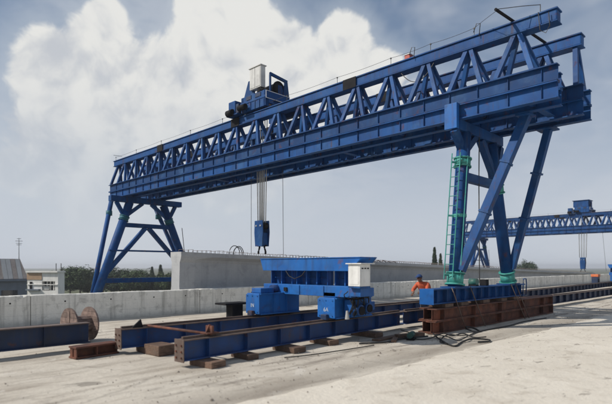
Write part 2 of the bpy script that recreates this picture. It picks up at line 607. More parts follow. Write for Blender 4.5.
# ------------------------------------------------------------------ concrete parapet: one panel after the other
PAR_Y, PAR_H, PANEL = 16.8, .93, 6.08
par = thing('parapet_wall', 'long weathered concrete parapet wall along the bridge edge', 'wall', (0, PAR_Y, 0))
pmes = []
for v_ in range(4):
    rd = random.Random(40+v_)
    pm = MB()
    ns_ = 64
    poly = [(0, -.02), (.30, -.02), (.30, PAR_H-.03), (.27, PAR_H), (.025, PAR_H), (0, PAR_H-.025)]
    n = len(poly)
    for i in range(ns_+1):
        x = .012+(PANEL-.024)*i/ns_
        wz = .006*math.sin(x*2.1+v_)+rd.uniform(-.003, .003)
        chip = rd.uniform(.015, .05) if rd.random() < .10 else 0
        edge = .02 if i in (0, ns_) else 0
        for k, (y, z) in enumerate(poly):
            if k in (2, 3, 4, 5):
                z += wz
            if k == 4:
                y += chip
                z -= edge*.6
            if k == 5:
                z -= chip*.8
                y += edge*.5
            pm.v.append((x, y, z))
    for i in range(ns_):
        for k in range(n):
            a_, b_ = i*n+k, i*n+(k+1) % n
            pm.f.append((a_, b_, b_+n, a_+n))
    pm.f.append(tuple(range(n))[::-1])
    pm.f.append(tuple(range(ns_*n, (ns_+1)*n)))
    pmes.append(pm.mesh('panel', M['parapet']))
hole = MB()
hole.tube((0, -.004, 0), (0, .02, 0), .026, .02, 10)
hme = hole.mesh('tie_hole', M['black'])
for i in range(-2, 12):
    x0 = 4.79+PANEL*(i-1)
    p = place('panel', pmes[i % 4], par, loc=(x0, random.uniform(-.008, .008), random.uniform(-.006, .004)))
    for k in (1.0, 2.6, 4.2, 5.5):
        place('tie_hole', hme, p, loc=(k+random.uniform(-.1, .1), -.001, .70))


# ------------------------------------------------------------------ rail beams
def rail_beam(name, label, p0, p1, z0=.12, h=.38, w=.26, mat='navy', rail=True, endplate=True, group='blue steel rail beams', step=.95):
    p0 = Vector((p0[0], p0[1], 0))
    p1 = Vector((p1[0], p1[1], 0))
    d = p1-p0
    L = d.length
    t = thing(name, label, 'steel beam', p0, math.atan2(d.y, d.x), group)
    tf = .022
    MB().prof((0, 0, z0+h/2), (L, 0, z0+h/2), [(-w/2, -h/2), (w/2, -h/2), (w/2, -h/2+tf), (.008, -h/2+tf), (.008, h/2-tf), (-.008, h/2-tf), (-.008, -h/2+tf), (-w/2, -h/2+tf)]).build('web_and_flange', M[mat], t)
    MB().box(0, L, -w/2, w/2, z0+h-tf+.0005, z0+h).build('top_flange', M['rustflange'], t, bevel=.003)
    if rail:
        MB().prof((0.05, 0, z0+h+.026), (L-.05, 0, z0+h+.026), [(-.045, -.024), (.045, -.024), (.02, -.012), (.028, .02), (-.028, .02), (-.02, -.012)]).build('crane_rail', M['rustflange'], t)
    sm = MB().box(-.006, .006, -w/2+.012, w/2-.012, 0, h-2*tf-.004).mesh('stiffener', M[mat])
    k = step*.6
    while k < L-.1:
        place('stiffener', sm, t, loc=(k, 0, z0+tf+.002))
        k += step
    if endplate:
        e = MB().box(-.018, 0, -w/2-.012, w/2+.012, z0-.02, z0+h+.01).build('end_plate', M['rustflange'], t, bevel=.003)
        for zz in (.06, .17, .28):
            for yy in (-.08, .08):
                MB().tube((-.04, yy, z0+zz), (-.018, yy, z0+zz), .018, n=6).build('bolt', M['rust'], e)
    return t


rail_beam('rail_beam', 'nearest blue rail beam with rusty bolted end plate, under the carriage side lettered 6A', (4.66, 7.85), (12.2, 8.32))
rail_beam('rail_beam', 'blue rail beam running beside the rusty stack under the near crane legs', (12.35, 8.3), (24.0, 8.05), endplate=False)
rail_beam('rail_beam', 'dark rail beam just past the right end of the rusty stack, nearer row', (24.05, 8.05), (36, 8.15), mat='navydark', endplate=False)
rail_beam('rail_beam', 'dark far rail beam under the distant blue carriage, nearer row', (36.05, 8.15), (60, 8.4), mat='navydark', endplate=False)
rail_beam('rail_beam', 'second blue rail beam back, under the carriage side lettered IN', (4.50, 9.98), (16.0, 10.0), h=.40)
rail_beam('rail_beam', 'dark rail beam behind the near crane legs, farther row', (16.05, 10.0), (28, 10.75), mat='navydark', endplate=False)
rail_beam('rail_beam', 'dark rail beam in front of the far parapet panels, farther row', (28.05, 10.76), (60, 12.3), mat='navydark', endplate=False)
rail_beam('rail_beam', 'dark navy beam at the left edge ending beside the wooden cable reel', (-3.5, 11.3), (4.36, 11.2), z0=.133, h=.44, mat='navydark', rail=False, endplate=False, step=1.05)

# ------------------------------------------------------------------ timber and steel packing under the beams
bl = [  # x, y, length in x, width in y, height, material, what
    (5.12, 7.66, .34, .62, .115, 'wood', 'short timber block under the left end of the nearest blue rail beam'),
    (6.08, 7.80, .26, .60, .115, 'wood', 'second timber block along the nearest blue rail beam from its left end'),
    (7.28, 7.80, .34, .72, .115, 'wood', 'third timber block along the nearest blue rail beam from its left end'),
    (8.55, 7.95, .30, .70, .115, 'wood', 'timber block under the nearest rail beam below the lettering 6A'),
    (10.3, 8.05, .34, .80, .115, 'wood', 'timber block right of the carriage under the nearest rail beam'),
    (5.02, 9.85, .22, .50, .115, 'wood', 'dark timber block under the left end of the second rail beam'),
    (7.0, 10.0, .3, .6, .115, 'wood', 'timber block under the middle of the second rail beam'),
    (11.2, 10.0, .3, .6, .115, 'wood', 'timber block under the second rail beam right of the carriage'),
    (1.2, 11.2, .3, .5, .128, 'wood', 'timber block under the dark beam at the left edge'),
    (14.5, 8.25, .3, .5, .115, 'wood', 'timber block hidden behind the rusty stack under the rail beam'),
]
for (x, y, lx, ly, h, mt, lab) in bl:
    o = MB().box(-lx/2, lx/2, -ly/2, ly/2, 0, h).build('timber_block', M[mt], None, bevel=.012, loc=(x, y, -.004))
    o.rotation_euler.z = random.uniform(-.12, .12)
    tag(o, lab, 'timber block', 'packing blocks under the rail beams')
o = MB().box(-.21, .21, -.26, .26, 0, .21).build('timber_block', M['wood'], None, bevel=.015, loc=(5.12, 9.40, -.004))
o.rotation_euler.z = .1
tag(o, 'larger brown timber block leaning against the second rail beam near its left end', 'timber block', 'packing blocks under the rail beams')
# rusty steel stub lying in front of the left beam
st = thing('steel_stub', 'short rusty steel beam stub lying by the end of the left navy beam', 'steel stub', (3.62, 10.10, 0), .12)
MB().ibeam((0, 0, .12), (.92, 0, .12), .235, .30, .02, .035).build('beam_section', M['rust'], st, bevel=.006)
for k in (.03, .45, .88):
    MB().box(k-.01, k+.01, -.13, .13, .04, .20).build('stiffener', M['rust'], st)

# end stop, wedge plate and pipe on the rails
es = thing('rail_stop', 'rusty gusseted rail stop on top of the nearest rail beam', 'rail stop', (5.32, 7.89, .565), .05)
MB().prof((0, -.012, 0), (0, .012, 0), [(-.10, 0), (.10, 0), (.02, .15), (-.02, .15)]).build('gusset', M['rust'], es)
MB().box(-.14, .14, -.11, .11, -.012, .006).build('base_plate', M['rust'], es)
MB().box(-.02, .02, -.1, .1, .006, .13).build('face_plate', M['rust'], es)
o = MB().prof((0, -.02, 0), (0, .02, 0), [(-.13, 0), (.11, 0), (.11, .03), (.07, .17)]).build('wedge_plate', M['black'], None, loc=(4.88, 9.92, .522))
tag(o, 'dark pointed steel wedge plate standing on the second rail beam', 'wedge plate')
o = MB().tube((5.08, 9.88, .552), (5.30, 7.80, .545), .027, n=12).build('rusty_pipe', M['rust'], None, smooth=True)
tag(o, 'thin rusty pipe laid across from the second rail beam to the nearest one', 'pipe')

# black jack stand behind the second rail beam
js = thing('jack_stand', 'black steel stand with flat wide top plate behind the second rail beam', 'jack stand', (8.2, 11.0, 0))
MB().box(-.15, .2, -.15, .15, .05, .78).build('post', M['black'], js, bevel=.01)
MB().box(-.45, .38, -.25, .25, .78, .83).build('top_plate', M['black'], js, bevel=.008)
MB().box(-.3, .3, -.3, .3, -.004, .05).build('base_plate', M['black'], js)
MB().prof((-.22, -.01, .05), (-.22, .01, .05), [(-.12, 0), (.08, 0), (.08, .4)]).build('gusset', M['black'], js)

# wooden cable reel
rl = thing('cable_reel', 'empty reddish wooden cable reel standing beside the left navy beam', 'cable reel', (4.60, 12.35, .415), math.radians(8))
R_ = .41
for sx in (-.25, .25):
    fl = None
    nb = 7
    for k in range(nb):          # flange boards clipped to the circle
        za, zb = -R_+2*R_*k/nb+.003, -R_+2*R_*(k+1)/nb-.003
        pts = []
        for j in range(9):
            z = za+(zb-za)*j/8
            pts.append((math.sqrt(max(0.0004, R_*R_-z*z)), z))
        out_ = [(y, z) for (y, z) in pts]+[(-y, z) for (y, z) in reversed(pts)]
        # outline in (y,z) extruded along x
        n = len(out_)
        mb = MB()
        mb.add([(sx+dx, y, z) for dx in (-.02, .02) for (y, z) in out_], [tuple(range(n))[::-1], tuple(range(n, 2*n))]+[(i, (i+1) % n, n+(i+1) % n, n+i) for i in range(n)])
        b = mb.build('flange_board', M['woodred'], rl)
    MB().box(sx-.032 if sx < 0 else sx+.021, sx-.021 if sx < 0 else sx+.032, -.05, .05, -.33, .33).build('batten', M['woodred'], rl)
    MB().tube((sx-.03, 0, 0), (sx+.03, 0, 0), .05, n=12).build('hub_bush', M['black'], rl)
ns = 14
sl_ = MB()
for k in range(ns):
    a = 2*math.pi*k/ns
    MB().bar((-.23, .19*math.cos(a), .19*math.sin(a)), (.23, .19*math.cos(a), .19*math.sin(a)), .075, .02, up=(0, math.cos(a), math.sin(a))).build('barrel_stave', M['woodred'], rl)


# ------------------------------------------------------------------ text
def text_mesh(txt, size, mat, depth=.003):
    cu = bpy.data.curves.new('lettering', 'FONT')
    cu.body = txt
    cu.size = size
    cu.extrude = depth
    cu.align_x = 'CENTER'
    cu.align_y = 'CENTER'
    o = bpy.data.objects.new('tmp', cu)
    COL.objects.link(o)
    dg = bpy.context.evaluated_depsgraph_get()
    me = bpy.data.meshes.new_from_object(o.evaluated_get(dg))
    bpy.data.objects.remove(o)
    bpy.data.curves.remove(cu)
    me.materials.clear()
    me.materials.append(mat)
    return me


ROT_NX = (math.radians(90), 0, math.radians(-90))   # lettering that faces -X
ROT_NY = (math.radians(90), 0, 0)                   # lettering that faces -Y


# ------------------------------------------------------------------ blue carriage on the rails
def wheel(parent, x, y, z, r=.17, wd=.1, mat='black'):
    w = MB().tube((x, y-wd/2, z), (x, y+wd/2, z), r, n=20).build('wheel', M['rustflange'], parent, bevel=.01)
    MB().tube((x, y-wd/2-.02, z), (x, y-wd/2, z), r*.35, n=10).build('hub', M[mat], w)
    return w


def wheel_box(root, x0, x1, y0, y1, z0, z1, txt):
    b = MB().box(x0, x1, y0, y1, z0, z1).build('wheel_box', M['blue2'], root, bevel=.012)
    MB().box(x0-.02, x0, y0-.02, y1+.02, z0+.02, z1-.03).build('end_plate', M['blue2'], b, bevel=.004)
    for k in (.33, .66):
        xx = x0+(x1-x0)*k
        MB().box(xx-.012, xx+.012, y0-.035, y0, z0+.04, z1-.04).build('rib', M['blue2'], b)
    MB().box(x0+.02, x1-.02, y0-.045, y0, z1-.03, z1+.003).build('lip', M['blue2'], b)
    MB().box(x0+.02, x1-.02, y0-.045, y0, z0-.003, z0+.03).build('lip', M['blue2'], b)
    yc = (y0+y1)/2
    for xx in (x0+.28, x1-.28):
        wheel(root, xx, yc, .17+.045, .17, .11)
    for zz in (z0+.06, z1-.07):
        for yy in (y0+.05, yc, y1-.05):
            MB().tube((x0-.032, yy, zz), (x0-.02, yy, zz), .016, n=6).build('bolt', M['blue'], b)
    # rail sweep, guard and travel motor
    MB().box(x0-.12, x0-.021, yc-.09, yc+.09, z0-.03, z0+.10).build('rail_sweep', M['navydark'], b, bevel=.01)
    MB().box(x0+.10, x0+.55, y0+.06, y1-.06, z1+.004, z1+.13).build('guard', M['blue2'], b, bevel=.015)
    MB().tube((x0+.62, yc, z1+.10), (x0+1.0, yc, z1+.10), .10, n=16).build('travel_motor', M['navy'], b, smooth=True)
    MB().tube((x0+1.0, yc, z1+.10), (x0+1.07, yc, z1+.10), .085, n=16).build('fan_cover', M['black'], b, smooth=True)
    me = text_mesh(txt, .135, M['stencil'])
    place('lettering', me, b, loc=(x0-.0235, yc, z0+(z1-z0)*.42), rot=ROT_NX)
    return b


def carriage(x, y, z, label, group, letters=('6A', 'IN')):
    c = thing('blue_carriage', label, 'carriage', (x, y, z), 0, group)
    # local frame: origin on top of the rails, x along the rails, y across
    wheel_box(c, -.28, 1.14, -1.2, -.68, .0, .50, letters[0])
    wheel_box(c, -1.0, .42, .72, 1.22, .02, .56, letters[1])
    # lower cross beam
    lb = MB().box(-.18, .34, -1.62, 1.52, .52, .78).build('cross_beam', M['blue2'], c, bevel=.01)
    for yy in (-.75, 0.1, .95):
        MB().box(-.20, -.18, yy-.012, yy+.012, .54, .77).build('rib', M['blue2'], lb)
    MB().box(-.22, -.181, .55, .66, .60, .70).build('junction_plate', M['black'], lb)
    MB().bar((-.19, 1.45, .60), (-.66, 1.1, .57), .05, .05).build('brace', M['blue2'], c)
    # saddle frames between lower and upper beam
    for (ya, yb) in ((.63, 1.48), (-.66, .46), (-1.56, -.90)):
        fr = MB().box(.20, .28, ya, yb, .782, 1.139).build('pedestal', M['blue'], c)
        nn = 3 if yb-ya > 1 else 2
        for k in range(nn+1):
            yy = ya+(yb-ya)*k/nn
            MB().box(.06, .199, yy-.015 if k else yy, yy+.015 if k < nn else yy+.002, .784, 1.137).build('post', M['blue2'], fr)
        MB().box(.15, .199, ya+.03, yb-.03, .94, .965).build('rib', M['blue'], fr)
    # upper trough beam, ends splayed upwards
    ub = MB()
    pl = [(-1.62, 1.14), (1.50, 1.14), (1.62, 1.45), (-1.95, 1.45)]
    vs = [(xx, yy, zz) for xx in (-.22, .38) for (yy, zz) in pl]
    ub.add(vs, [(3, 2, 1, 0), (4, 5, 6, 7), (0, 1, 5, 4), (1, 2, 6, 5), (2, 3, 7, 6), (3, 0, 4, 7)])
    u = ub.build('upper_beam', M['blue2'], c, bevel=.008)
    MB().box(-.24, .40, -1.93, 1.60, 1.452, 1.470).build('top_plate', M['blue2'], u)
    # electrical cabinet
    cb = MB().box(-.40, -.02, -2.06, -1.72, .80, 1.30).build('electrical_cabinet', M['white'], c, bevel=.008)
    MB().box(-.45, .05, -2.13, -1.68, 1.302, 1.325).build('rain_cover', M['white'], cb)
    MB().box(-.406, -.4005, -2.02, -1.76, .84, 1.27).build('door', M['white'], cb, bevel=.003)
    MB().box(-.36, -.06, -2.068, -2.0605, .84, 1.15).build('door', M['white'], cb, bevel=.003)
    for k in range(3):
        MB().box(-.34+.1*k, -.28+.1*k, -2.068, -2.0605, 1.19, 1.22).build('vent_slot', M['black'], cb)
    MB().box(-.40, -.02, -2.06, -1.72, .76, .798).build('cabinet_base', M['blue'], c)
    MB().box(-.30, .20, -2.0, -1.63, .56, .758).build('cabinet_bracket', M['blue2'], c, bevel=.01)
    # drive motor, gearbox and hydraulic pack over the near wheels
    du = MB().box(.0, .60, -1.50, -1.25, .04, .46).build('drive_unit', M['blue2'], c, bevel=.03)
    for k in range(3):
        MB().box(.05+.19*k, .16+.19*k, -1.512, -1.501, .30, .42).build('cover_plate', M['blue'], du)
    for (xm, zm, rm) in ((.16, .20, .13), (.46, .24, .12)):
        dm = MB().tube((xm, -1.66, zm), (xm, -1.501, zm), rm, n=18).build('drive_motor', M['navy'], c, smooth=True, bevel=.01)
        for k in range(4):
            MB().tube((xm, -1.645+.035*k, zm), (xm, -1.635+.035*k, zm), rm+.012, n=18).build('cooling_fin', M['blue'], dm)
        MB().tube((xm, -1.69, zm), (xm, -1.661, zm), rm*.8, n=14).build('fan_cover', M['black'], dm)
    MB().box(.36, 1.12, -1.18, -.72, .505, .80).build('power_pack', M['blue'], c, bevel=.03)
    MB().tube((-.08, -1.42, .0), (-.08, -1.42, .20), .055, .03, 12).build('grease_pot', M['rope'], c)
    MB().box(.66, .86, -1.36, -1.25, .05, .24).build('junction_box', M['navydark'], c, bevel=.01)
    MB().box(.30, .52, -1.46, -1.28, .462, .60).build('valve_block', M['black'], c, bevel=.01)
    for (yy, zz) in ((.2, .36), ):
        MB().path([(-.24, yy+.35, 1.14), (-.26, yy+.2, 1.0), (-.25, yy, .93), (-.24, yy-.25, 1.02), (-.22, yy-.35, 1.14)], .012, 5).build('slack_cable', M['rubber'], c, smooth=True)
    MB().box(1.14, 1.36, -1.15, -.75, .12, .34).build('buffer', M['blue2'], c, bevel=.02)
    hs = MB()
    rnd = random.Random(3)
    for k in range(44):
        pts = []
        cx, cy = rnd.uniform(-.10, .52), rnd.uniform(-1.56, -1.25)
        ph = rnd.uniform(0, 6.28)
        for j in range(15):
            a = ph+j*.42
            rr = .10+.04*math.sin(j*.7+k)
            pts.append((cx+rr*1.5*math.cos(a), cy+rr*.9*math.sin(a), .58+.10*math.sin(j*.5+k)+.03*rnd.random()))
        hs.path(pts, .013, 5)
    for k in range(12):
        x_ = rnd.uniform(-.12, .6)
        q = [rnd.uniform(-.12, .12) for _ in range(6)]
        hs.path([(x_, -1.28, .62), (x_+q[0], -1.48+q[1]*.4, .66+q[5]*.4), (x_+q[2], -1.60+q[1]*.3, .46), (x_+q[3], -1.62, .26+q[4]), (x_+q[3]*1.5, -1.54, .12+q[4]*.5)], rnd.choice((.010, .014, .018)), 5)
    hs.build('hose_bundle', M['rubber'], c, smooth=True)
    return c


car = carriage(9.06, 9.02, .563, 'blue wheeled carriage lettered 6A and IN with white cabinet, on the two rail beams', 'blue carriages on the rails')
c2 = copy_tree(car)
c2.location = (49.3, 10.3, .563)
c2['label'] = 'distant blue carriage at the right edge of the picture'


# ------------------------------------------------------------------ gantry crane
TR = [(13.45+.1, 14.15+.1, 13.9), (15.55, 16.25, 15.9)]     # truss: front bottom beam, rear bottom beam, apex
Y0, Y1 = 4.45, 31.3
ZB, ZM, ZT, ZC = 6.14, 6.58, 7.02, 8.42


def make_crane(label):
    c = thing('gantry_crane', label, 'gantry crane', (15, 18, 0))
    IN = Matrix.Translation((-15, -18, 0))
    rel = lambda p: (p[0]-15, p[1]-18, p[2])

    def bld(mb, name, mat, parent=None, **k):
        mb.v = [rel(v) for v in mb.v]
        return mb.build(name, M[mat], parent or c, **k)
    hh = .435
    stm = MB().box(-.055, .055, -.006, .006, -hh/2+.03, hh/2-.03).mesh('stiffener', M['blue'])
    chm = None
    for ti, (xa, xb, xc) in enumerate(TR):
        tr = c
        for bi, x in enumerate((xa, xb)):
            ys_ = ((Y0-.05, 4.55), (4.38, 4.38))[ti][bi]
            ye_ = Y1-(.0 if bi == 0 else .1)
            for zc in (ZB+hh/2, ZM+.005+hh/2):
                bm_ = MB().ibeam((x, ys_, zc), (x, ye_, zc), hh, .22, .014, .028)
                be = bld(bm_, 'bottom_chord', 'blue', tr)
                y = Y0+.35
                while y < Y1-.2:
                    place('stiffener', stm, be, loc=rel((x, y, zc)))
                    y += .88 if bi == 0 else 1.76
        # top chord: box section with a thin cap plate
        tc_ = bld(MB().box(xc-.15, xc+.15, Y0+.05, Y1-.1, ZC-.17, ZC+.13), 'top_chord', 'blue', tr, bevel=.03)
        bld(MB().box(xc-.19, xc+.19, Y0+.03, Y1-.08, ZC+.1305, ZC+.165), 'cap_plate', 'blue', tc_)
        bld(MB().box(xc-.19, xc+.19, Y0+.03, Y1-.08, ZC-.195, ZC-.1705), 'cap_plate', 'blue', tc_)
        bld(MB().box(xc-.035, xc+.035, Y0+.5, Y1-.5, ZC+.1655, ZC+.205), 'trolley_rail', 'rustflange', tc_)
        for ys in (11.5, 18.3, 25.2):
            bld(MB().box(xc-.205, xc-.191, ys-.30, ys+.30, ZC-.20, ZC+.17), 'splice_plate', 'black', tc_)
        # lattice
        y = 5.55
        fl = [dict(), dict()]
        k = 0
        while y < Y1-.4:
            for (xq, sgn) in ((xa, -1), (xb, 1)):
                for e in (-1, 1):
                    p0 = Vector((xc+sgn*.09, y+e*.07, ZC-.18))
                    p1 = Vector((xq, y+e*.50, ZT+.01))
                    bld(MB().bar(p0, p1, .125, .12, up=(1, 0, 0)), 'lattice_brace', 'blue', tr)
                if sgn < 0:
                    bld(MB().box(xa-.10, xa+.10, y-.62, y+.62, ZT+.0005, ZT+.018), 'gusset', 'blue', tr)
            y += 1.42
            k += 1
        # raked end posts
        for (yy, ye) in (((Y0+.22, Y0+.12), (Y1-.55, Y1-.12)) if ti else ((Y1-.55, Y1-.12), )):
            for xq in (xa, xb):
                bld(MB().bar((xc+(.06 if xq > xc else -.06), yy, ZC-.18), (xq, ye, ZT), .13, .13, up=(1, 0, 0)), 'end_post', 'blue', tr)
        # cross members between the two bottom chords
        y = Y0+.8
        while y < Y1-.4:
            bld(MB().box(xa+.02, xb-.02, y-.05, y+.05, ZB+.10, ZB+.22), 'cross_member', 'blue', tr)
            y += 1.42
    # ties joining the two trusses
    for yy in (Y0+.75, 12.5, 21.0, Y1-.4):
        bld(MB().ibeam((14.37, yy, ZB+.2), (15.43, yy, ZB+.2), .24, .2, .02, .02), 'cross_tie', 'blue')
    # ---------------- near legs (Y = 7.2)
    YL = 7.2
    hb = bld(MB().box(13.45, 16.4, YL-.15, YL+.15, ZB-.30, ZB-.004), 'head_beam', 'blue', bevel=.01)
    bld(MB().box(13.28, 13.44, YL-.12, YL+.28, 5.86, 6.60), 'clamp_box', 'blue2', bevel=.01)
    for (xt, xb_, nm) in ((13.98, 13.38, 'L'), (15.75, 17.15, 'R')):
        top, bot = Vector((xt, YL, ZB-.3)), Vector((xb_, YL, 1.22))
        lg = bld(MB().tube(bot, top, .20, .20, 24), 'leg', 'blue', smooth=True)

        def on(z):
            return bot.lerp(top, (z-bot.z)/(top.z-bot.z))
        colz = 5.05 if nm == 'L' else 4.5
        for (z, r, h_) in ((colz, .265, .035), (colz-.12, .235, .19), (colz-.24, .265, .035)):
            bld(MB().tube(on(z-h_/2), on(z+h_/2), r, r, 22), 'flange_collar', 'green', lg, smooth=True)
        for (z, r, h_) in ((1.62, .275, .04), (1.45, .24, .28), (1.29, .29, .05)):
            bld(MB().tube(on(z-h_/2), on(z+h_/2), r, r, 22), 'flange_collar', 'green', lg, smooth=True)
        # flared head: gusset plates along the bridge
        for s_ in (-1, 1):
            a = on(colz+.25)
            b2 = Vector((xt+s_*(.62 if nm == 'L' else .72), YL, ZB-.31))
            bld(MB().bar(a+Vector((s_*.05, 0, 0)), b2, .2, .2, up=(0, 1, 0)), 'knee_brace', 'blue')
            bld(MB().add([(a.x+s_*.02, YL+q, a.z) for q in (-.012, .012)]+[(xt+s_*.02, YL+q, ZB-.302) for q in (-.012, .012)]+[(b2.x, YL+q, ZB-.302) for q in (-.012, .012)],
                         [(0, 2, 4), (1, 5, 3), (0, 1, 3, 2), (2, 3, 5, 4), (4, 5, 1, 0)]), 'gusset', 'blue')
    bld(MB().bar((13.95, YL, 4.52), (16.15, YL, 4.52), .22, .26), 'leg_tie', 'blue', bevel=.01)
    # raking struts towards the overhang
    s1 = bld(MB().bar((13.42, YL-.16, 1.70), (14.45, 5.55, ZB-.02), .25, .25, up=(1, 0, 0)), 'raking_strut', 'blue', bevel=.01)
    s2 = bld(MB().bar((17.05, YL-.16, 1.75), (16.35, 5.60, ZB-.02), .215, .215, up=(1, 0, 0)), 'raking_strut', 'blue', bevel=.01)
    for s_, (p0, p1) in ((s1, ((13.42, YL-.16, 1.70), (14.45, 5.55, ZB-.02))), (s2, ((17.05, YL-.16, 1.75), (16.35, 5.6, ZB-.02)))):
        for f_ in (.38, .70):
            q = Vector(p0).lerp(Vector(p1), f_)
            d = (Vector(p1)-Vector(p0)).normalized()
            bld(MB().bar(q-d*.03, q+d*.03, .30, .30, up=(1, 0, 0)), 'splice_flange', 'blue', s_)
    bld(MB().box(14.15, 14.66, 5.35, 5.75, ZB-.05, ZB-.003), 'strut_plate', 'blue')
    bld(MB().box(16.05, 16.6, 5.35, 5.9, ZB-.05, ZB-.003), 'strut_plate', 'blue')
    # base sill
    sl = bld(MB().ibeam((11.85, YL, .99), (18.15, YL, .99), .42, .40, .10, .035), 'base_sill', 'blue', bevel=.004)
    bld(MB().box(11.83, 11.85-.0005, YL-.22, YL+.22, .775, 1.205), 'end_plate', 'blue2', sl, bevel=.004)
    x = 12.1
    sme = MB().box(-.008, .008, -.185, .185, -.172, .172).mesh('stiffener', M['blue'])
    while x < 18.1:
        place('stiffener', sme, sl, loc=rel((x, YL, .99)))
        x += .52
    for xb_ in (13.38, 17.15):
        bld(MB().box(xb_-.42, xb_+.42, YL-.24, YL+.24, 1.202, 1.235), 'foot_plate', 'blue', sl)
    bld(MB().tube((14.72, YL-.05, 1.33), (14.72, YL+.2, 1.33), .11, n=16), 'drive_motor', 'motor', sl, smooth=True)
    bld(MB().box(14.62, 14.82, YL-.05, YL+.2, 1.202, 1.25), 'motor_mount', 'black', sl)
    bld(MB().box(15.22, 15.42, YL-.1, YL+.12, 1.202, 1.40), 'control_box', 'black', sl, bevel=.01)
    # end ladder hoop on the sill
    bld(MB().path([(17.85, YL-.22, .8), (17.85, YL-.24, 1.2), (17.88, YL-.24, 1.38), (18.1, YL-.24, 1.38), (18.14, YL-.24, 1.2), (18.14, YL-.22, .8)], .02, 6), 'grab_hoop', 'blue', sl, smooth=True)
    # ladder on the first leg
    lad = None
    top, bot = Vector((13.98, YL, ZB-.3)), Vector((13.38, YL, 1.22))
    off = (Vector((-.29, -.07, 0)), Vector((-.35, .17, 0)))
    rails = []
    for o_ in off:
        a, b2 = bot.lerp(top, .05)+o_, bot.lerp(top, .86)+o_
        r_ = bld(MB().tube(a, b2, .017, n=8), 'ladder_rail', 'green')
        rails.append((a, b2))
    bld(MB().tube(bot.lerp(top, .05)+Vector((-.12, -.22, 0)), bot.lerp(top, .84)+Vector((-.12, -.22, 0)), .017, n=8), 'cable_conduit', 'green')
    nr = 13
    for k in range(nr):
        f_ = (k+.5)/nr
        bld(MB().tube(rails[0][0].lerp(rails[0][1], f_), rails[1][0].lerp(rails[1][1], f_), .013, n=6), 'ladder_rung', 'green')
    for f_ in (.03, .5, .93):
        for (a, b2) in rails:
            q = a.lerp(b2, f_)
            ctr = bot.lerp(top, .05+.81*f_)
            bld(MB().bar(q, ctr.lerp(q, .45), .05, .05), 'ladder_bracket', 'green')
        ctr = bot.lerp(top, .05+.81*f_)
        bld(MB().tube(ctr-Vector((0, 0, .05)), ctr+Vector((0, 0, .05)), .215, n=20), 'ladder_clamp', 'green')
    # ---------------- far legs (Y = 29.5) : A-frame
    YF = 29.5
    bld(MB().box(12.75, 17.55, YF-.2, YF+.2, ZB-.34, ZB-.004), 'head_beam', 'blue', bevel=.01)
    for s_, xt, xb_ in ((-1, 14.0, 11.85), (1, 16.3, 18.75)):
        top, bot = Vector((xt, YF, ZB-.34)), Vector((xb_, YF, -.15))

        def on(z):
            return bot.lerp(top, (z-bot.z)/(top.z-bot.z))
        lg = bld(MB().tube(bot, top, .25, .25, 20), 'leg', 'blue', smooth=True)
        for (z, r, h_) in ((4.92, .31, .04), (4.80, .28, .20), (4.68, .31, .04)):
            bld(MB().tube(on(z-h_/2), on(z+h_/2), r, r, 18), 'flange_collar', 'teal', lg, smooth=True)
        for e in (-1, 1):
            bld(MB().bar(on(5.0)+Vector((e*.1, 0, 0)), (xt+e*.85, YF, ZB-.34), .2, .2, up=(0, 1, 0)), 'knee_brace', 'blue')
        # slim outer strut
        th = bld(MB().tube((xb_+.05*s_, YF+.35, -.1), (xt+.05 if s_ > 0 else 13.5, Y1-.35, ZB-.03), .14, n=14), 'outer_strut', 'blue', smooth=True)
        q = Vector((xb_, YF+.35, -.1)).lerp(Vector((xt if s_ > 0 else 13.5, Y1-.35, ZB-.03)), .86)
        bld(MB().tube(q-Vector((0, 0, .2)), q+Vector((0, 0, .1)), .19, n=14), 'flange_collar', 'teal', th, smooth=True)
        bld(MB().bar((15.15+s_*.1, YF, 4.28), on(1.25), .24, .24, up=(0, 1, 0)), 'diagonal_brace', 'blue')
    xl = lambda z: 11.85+(z+.15)*(2.15/5.95)
    xr = lambda z: 18.75-(z+.15)*(2.45/5.95)
    bld(MB().bar((xl(4.4), YF, 4.4), (xr(4.4), YF, 4.4), .24, .26), 'leg_tie', 'blue', bevel=.01)
    bld(MB().tube((xl(2.8)-.3, YF-.27, 2.8), (xr(2.8)+.2, YF-.27, 2.8), .055, n=10), 'rail_bar', 'blue')
    bld(MB().bar((xl(.98), YF, .98), (xr(.98), YF, .98), .24, .28), 'leg_tie', 'blue', bevel=.01)
    bld(MB().ibeam((11.2, YF+.1, -.29), (19.4, YF+.1, -.29), .28, .5, .1, .03), 'base_sill', 'blue')
    bld(MB().tube((17.75, YF-.3, 2.2), (17.5, YF-.3, 4.4), .022, n=8), 'conduit', 'wire')
    # ---------------- fittings on the top chord
    xc = TR[0][2]
    zt = ZC+.165
    ypost = [31.0, 28.2, 25.2, 22.2, 19.4, 14.9, 12.16, 9.76, 8.25, 6.8]
    for y in ypost:
        bld(MB().tube((xc-.1, y, zt-.01), (xc-.1, y, zt+.24), .010, n=6), 'wire_post', 'wire')
        bld(MB().box(xc-.12, xc-.08, y-.02, y+.02, zt+.215, zt+.255), 'insulator', 'wire')
    pts = []
    for i in range(len(ypost)-1):
        for k in range(6):
            f_ = k/6
            pts.append((xc-.1, ypost[i]*(1-f_)+ypost[i+1]*f_, zt+.245-.03*4*f_*(1-f_)))
    pts += [(xc-.1, 6.8, zt+.245), (13.5, 6.35, zt+.22), (13.02, 5.78, zt+.10)]
    bld(MB().path(pts, .006, 5), 'trolley_wire', 'wire')
    for y in (6.8, 9.0):
        bld(MB().path([(xc-.15, y, zt+.1), (xc-.2, y-.12, zt+.3), (xc-.17, y-.22, zt+.28), (xc-.2, y-.2, zt-.1)], .012, 5), 'cable_loop', 'wire', smooth=True)
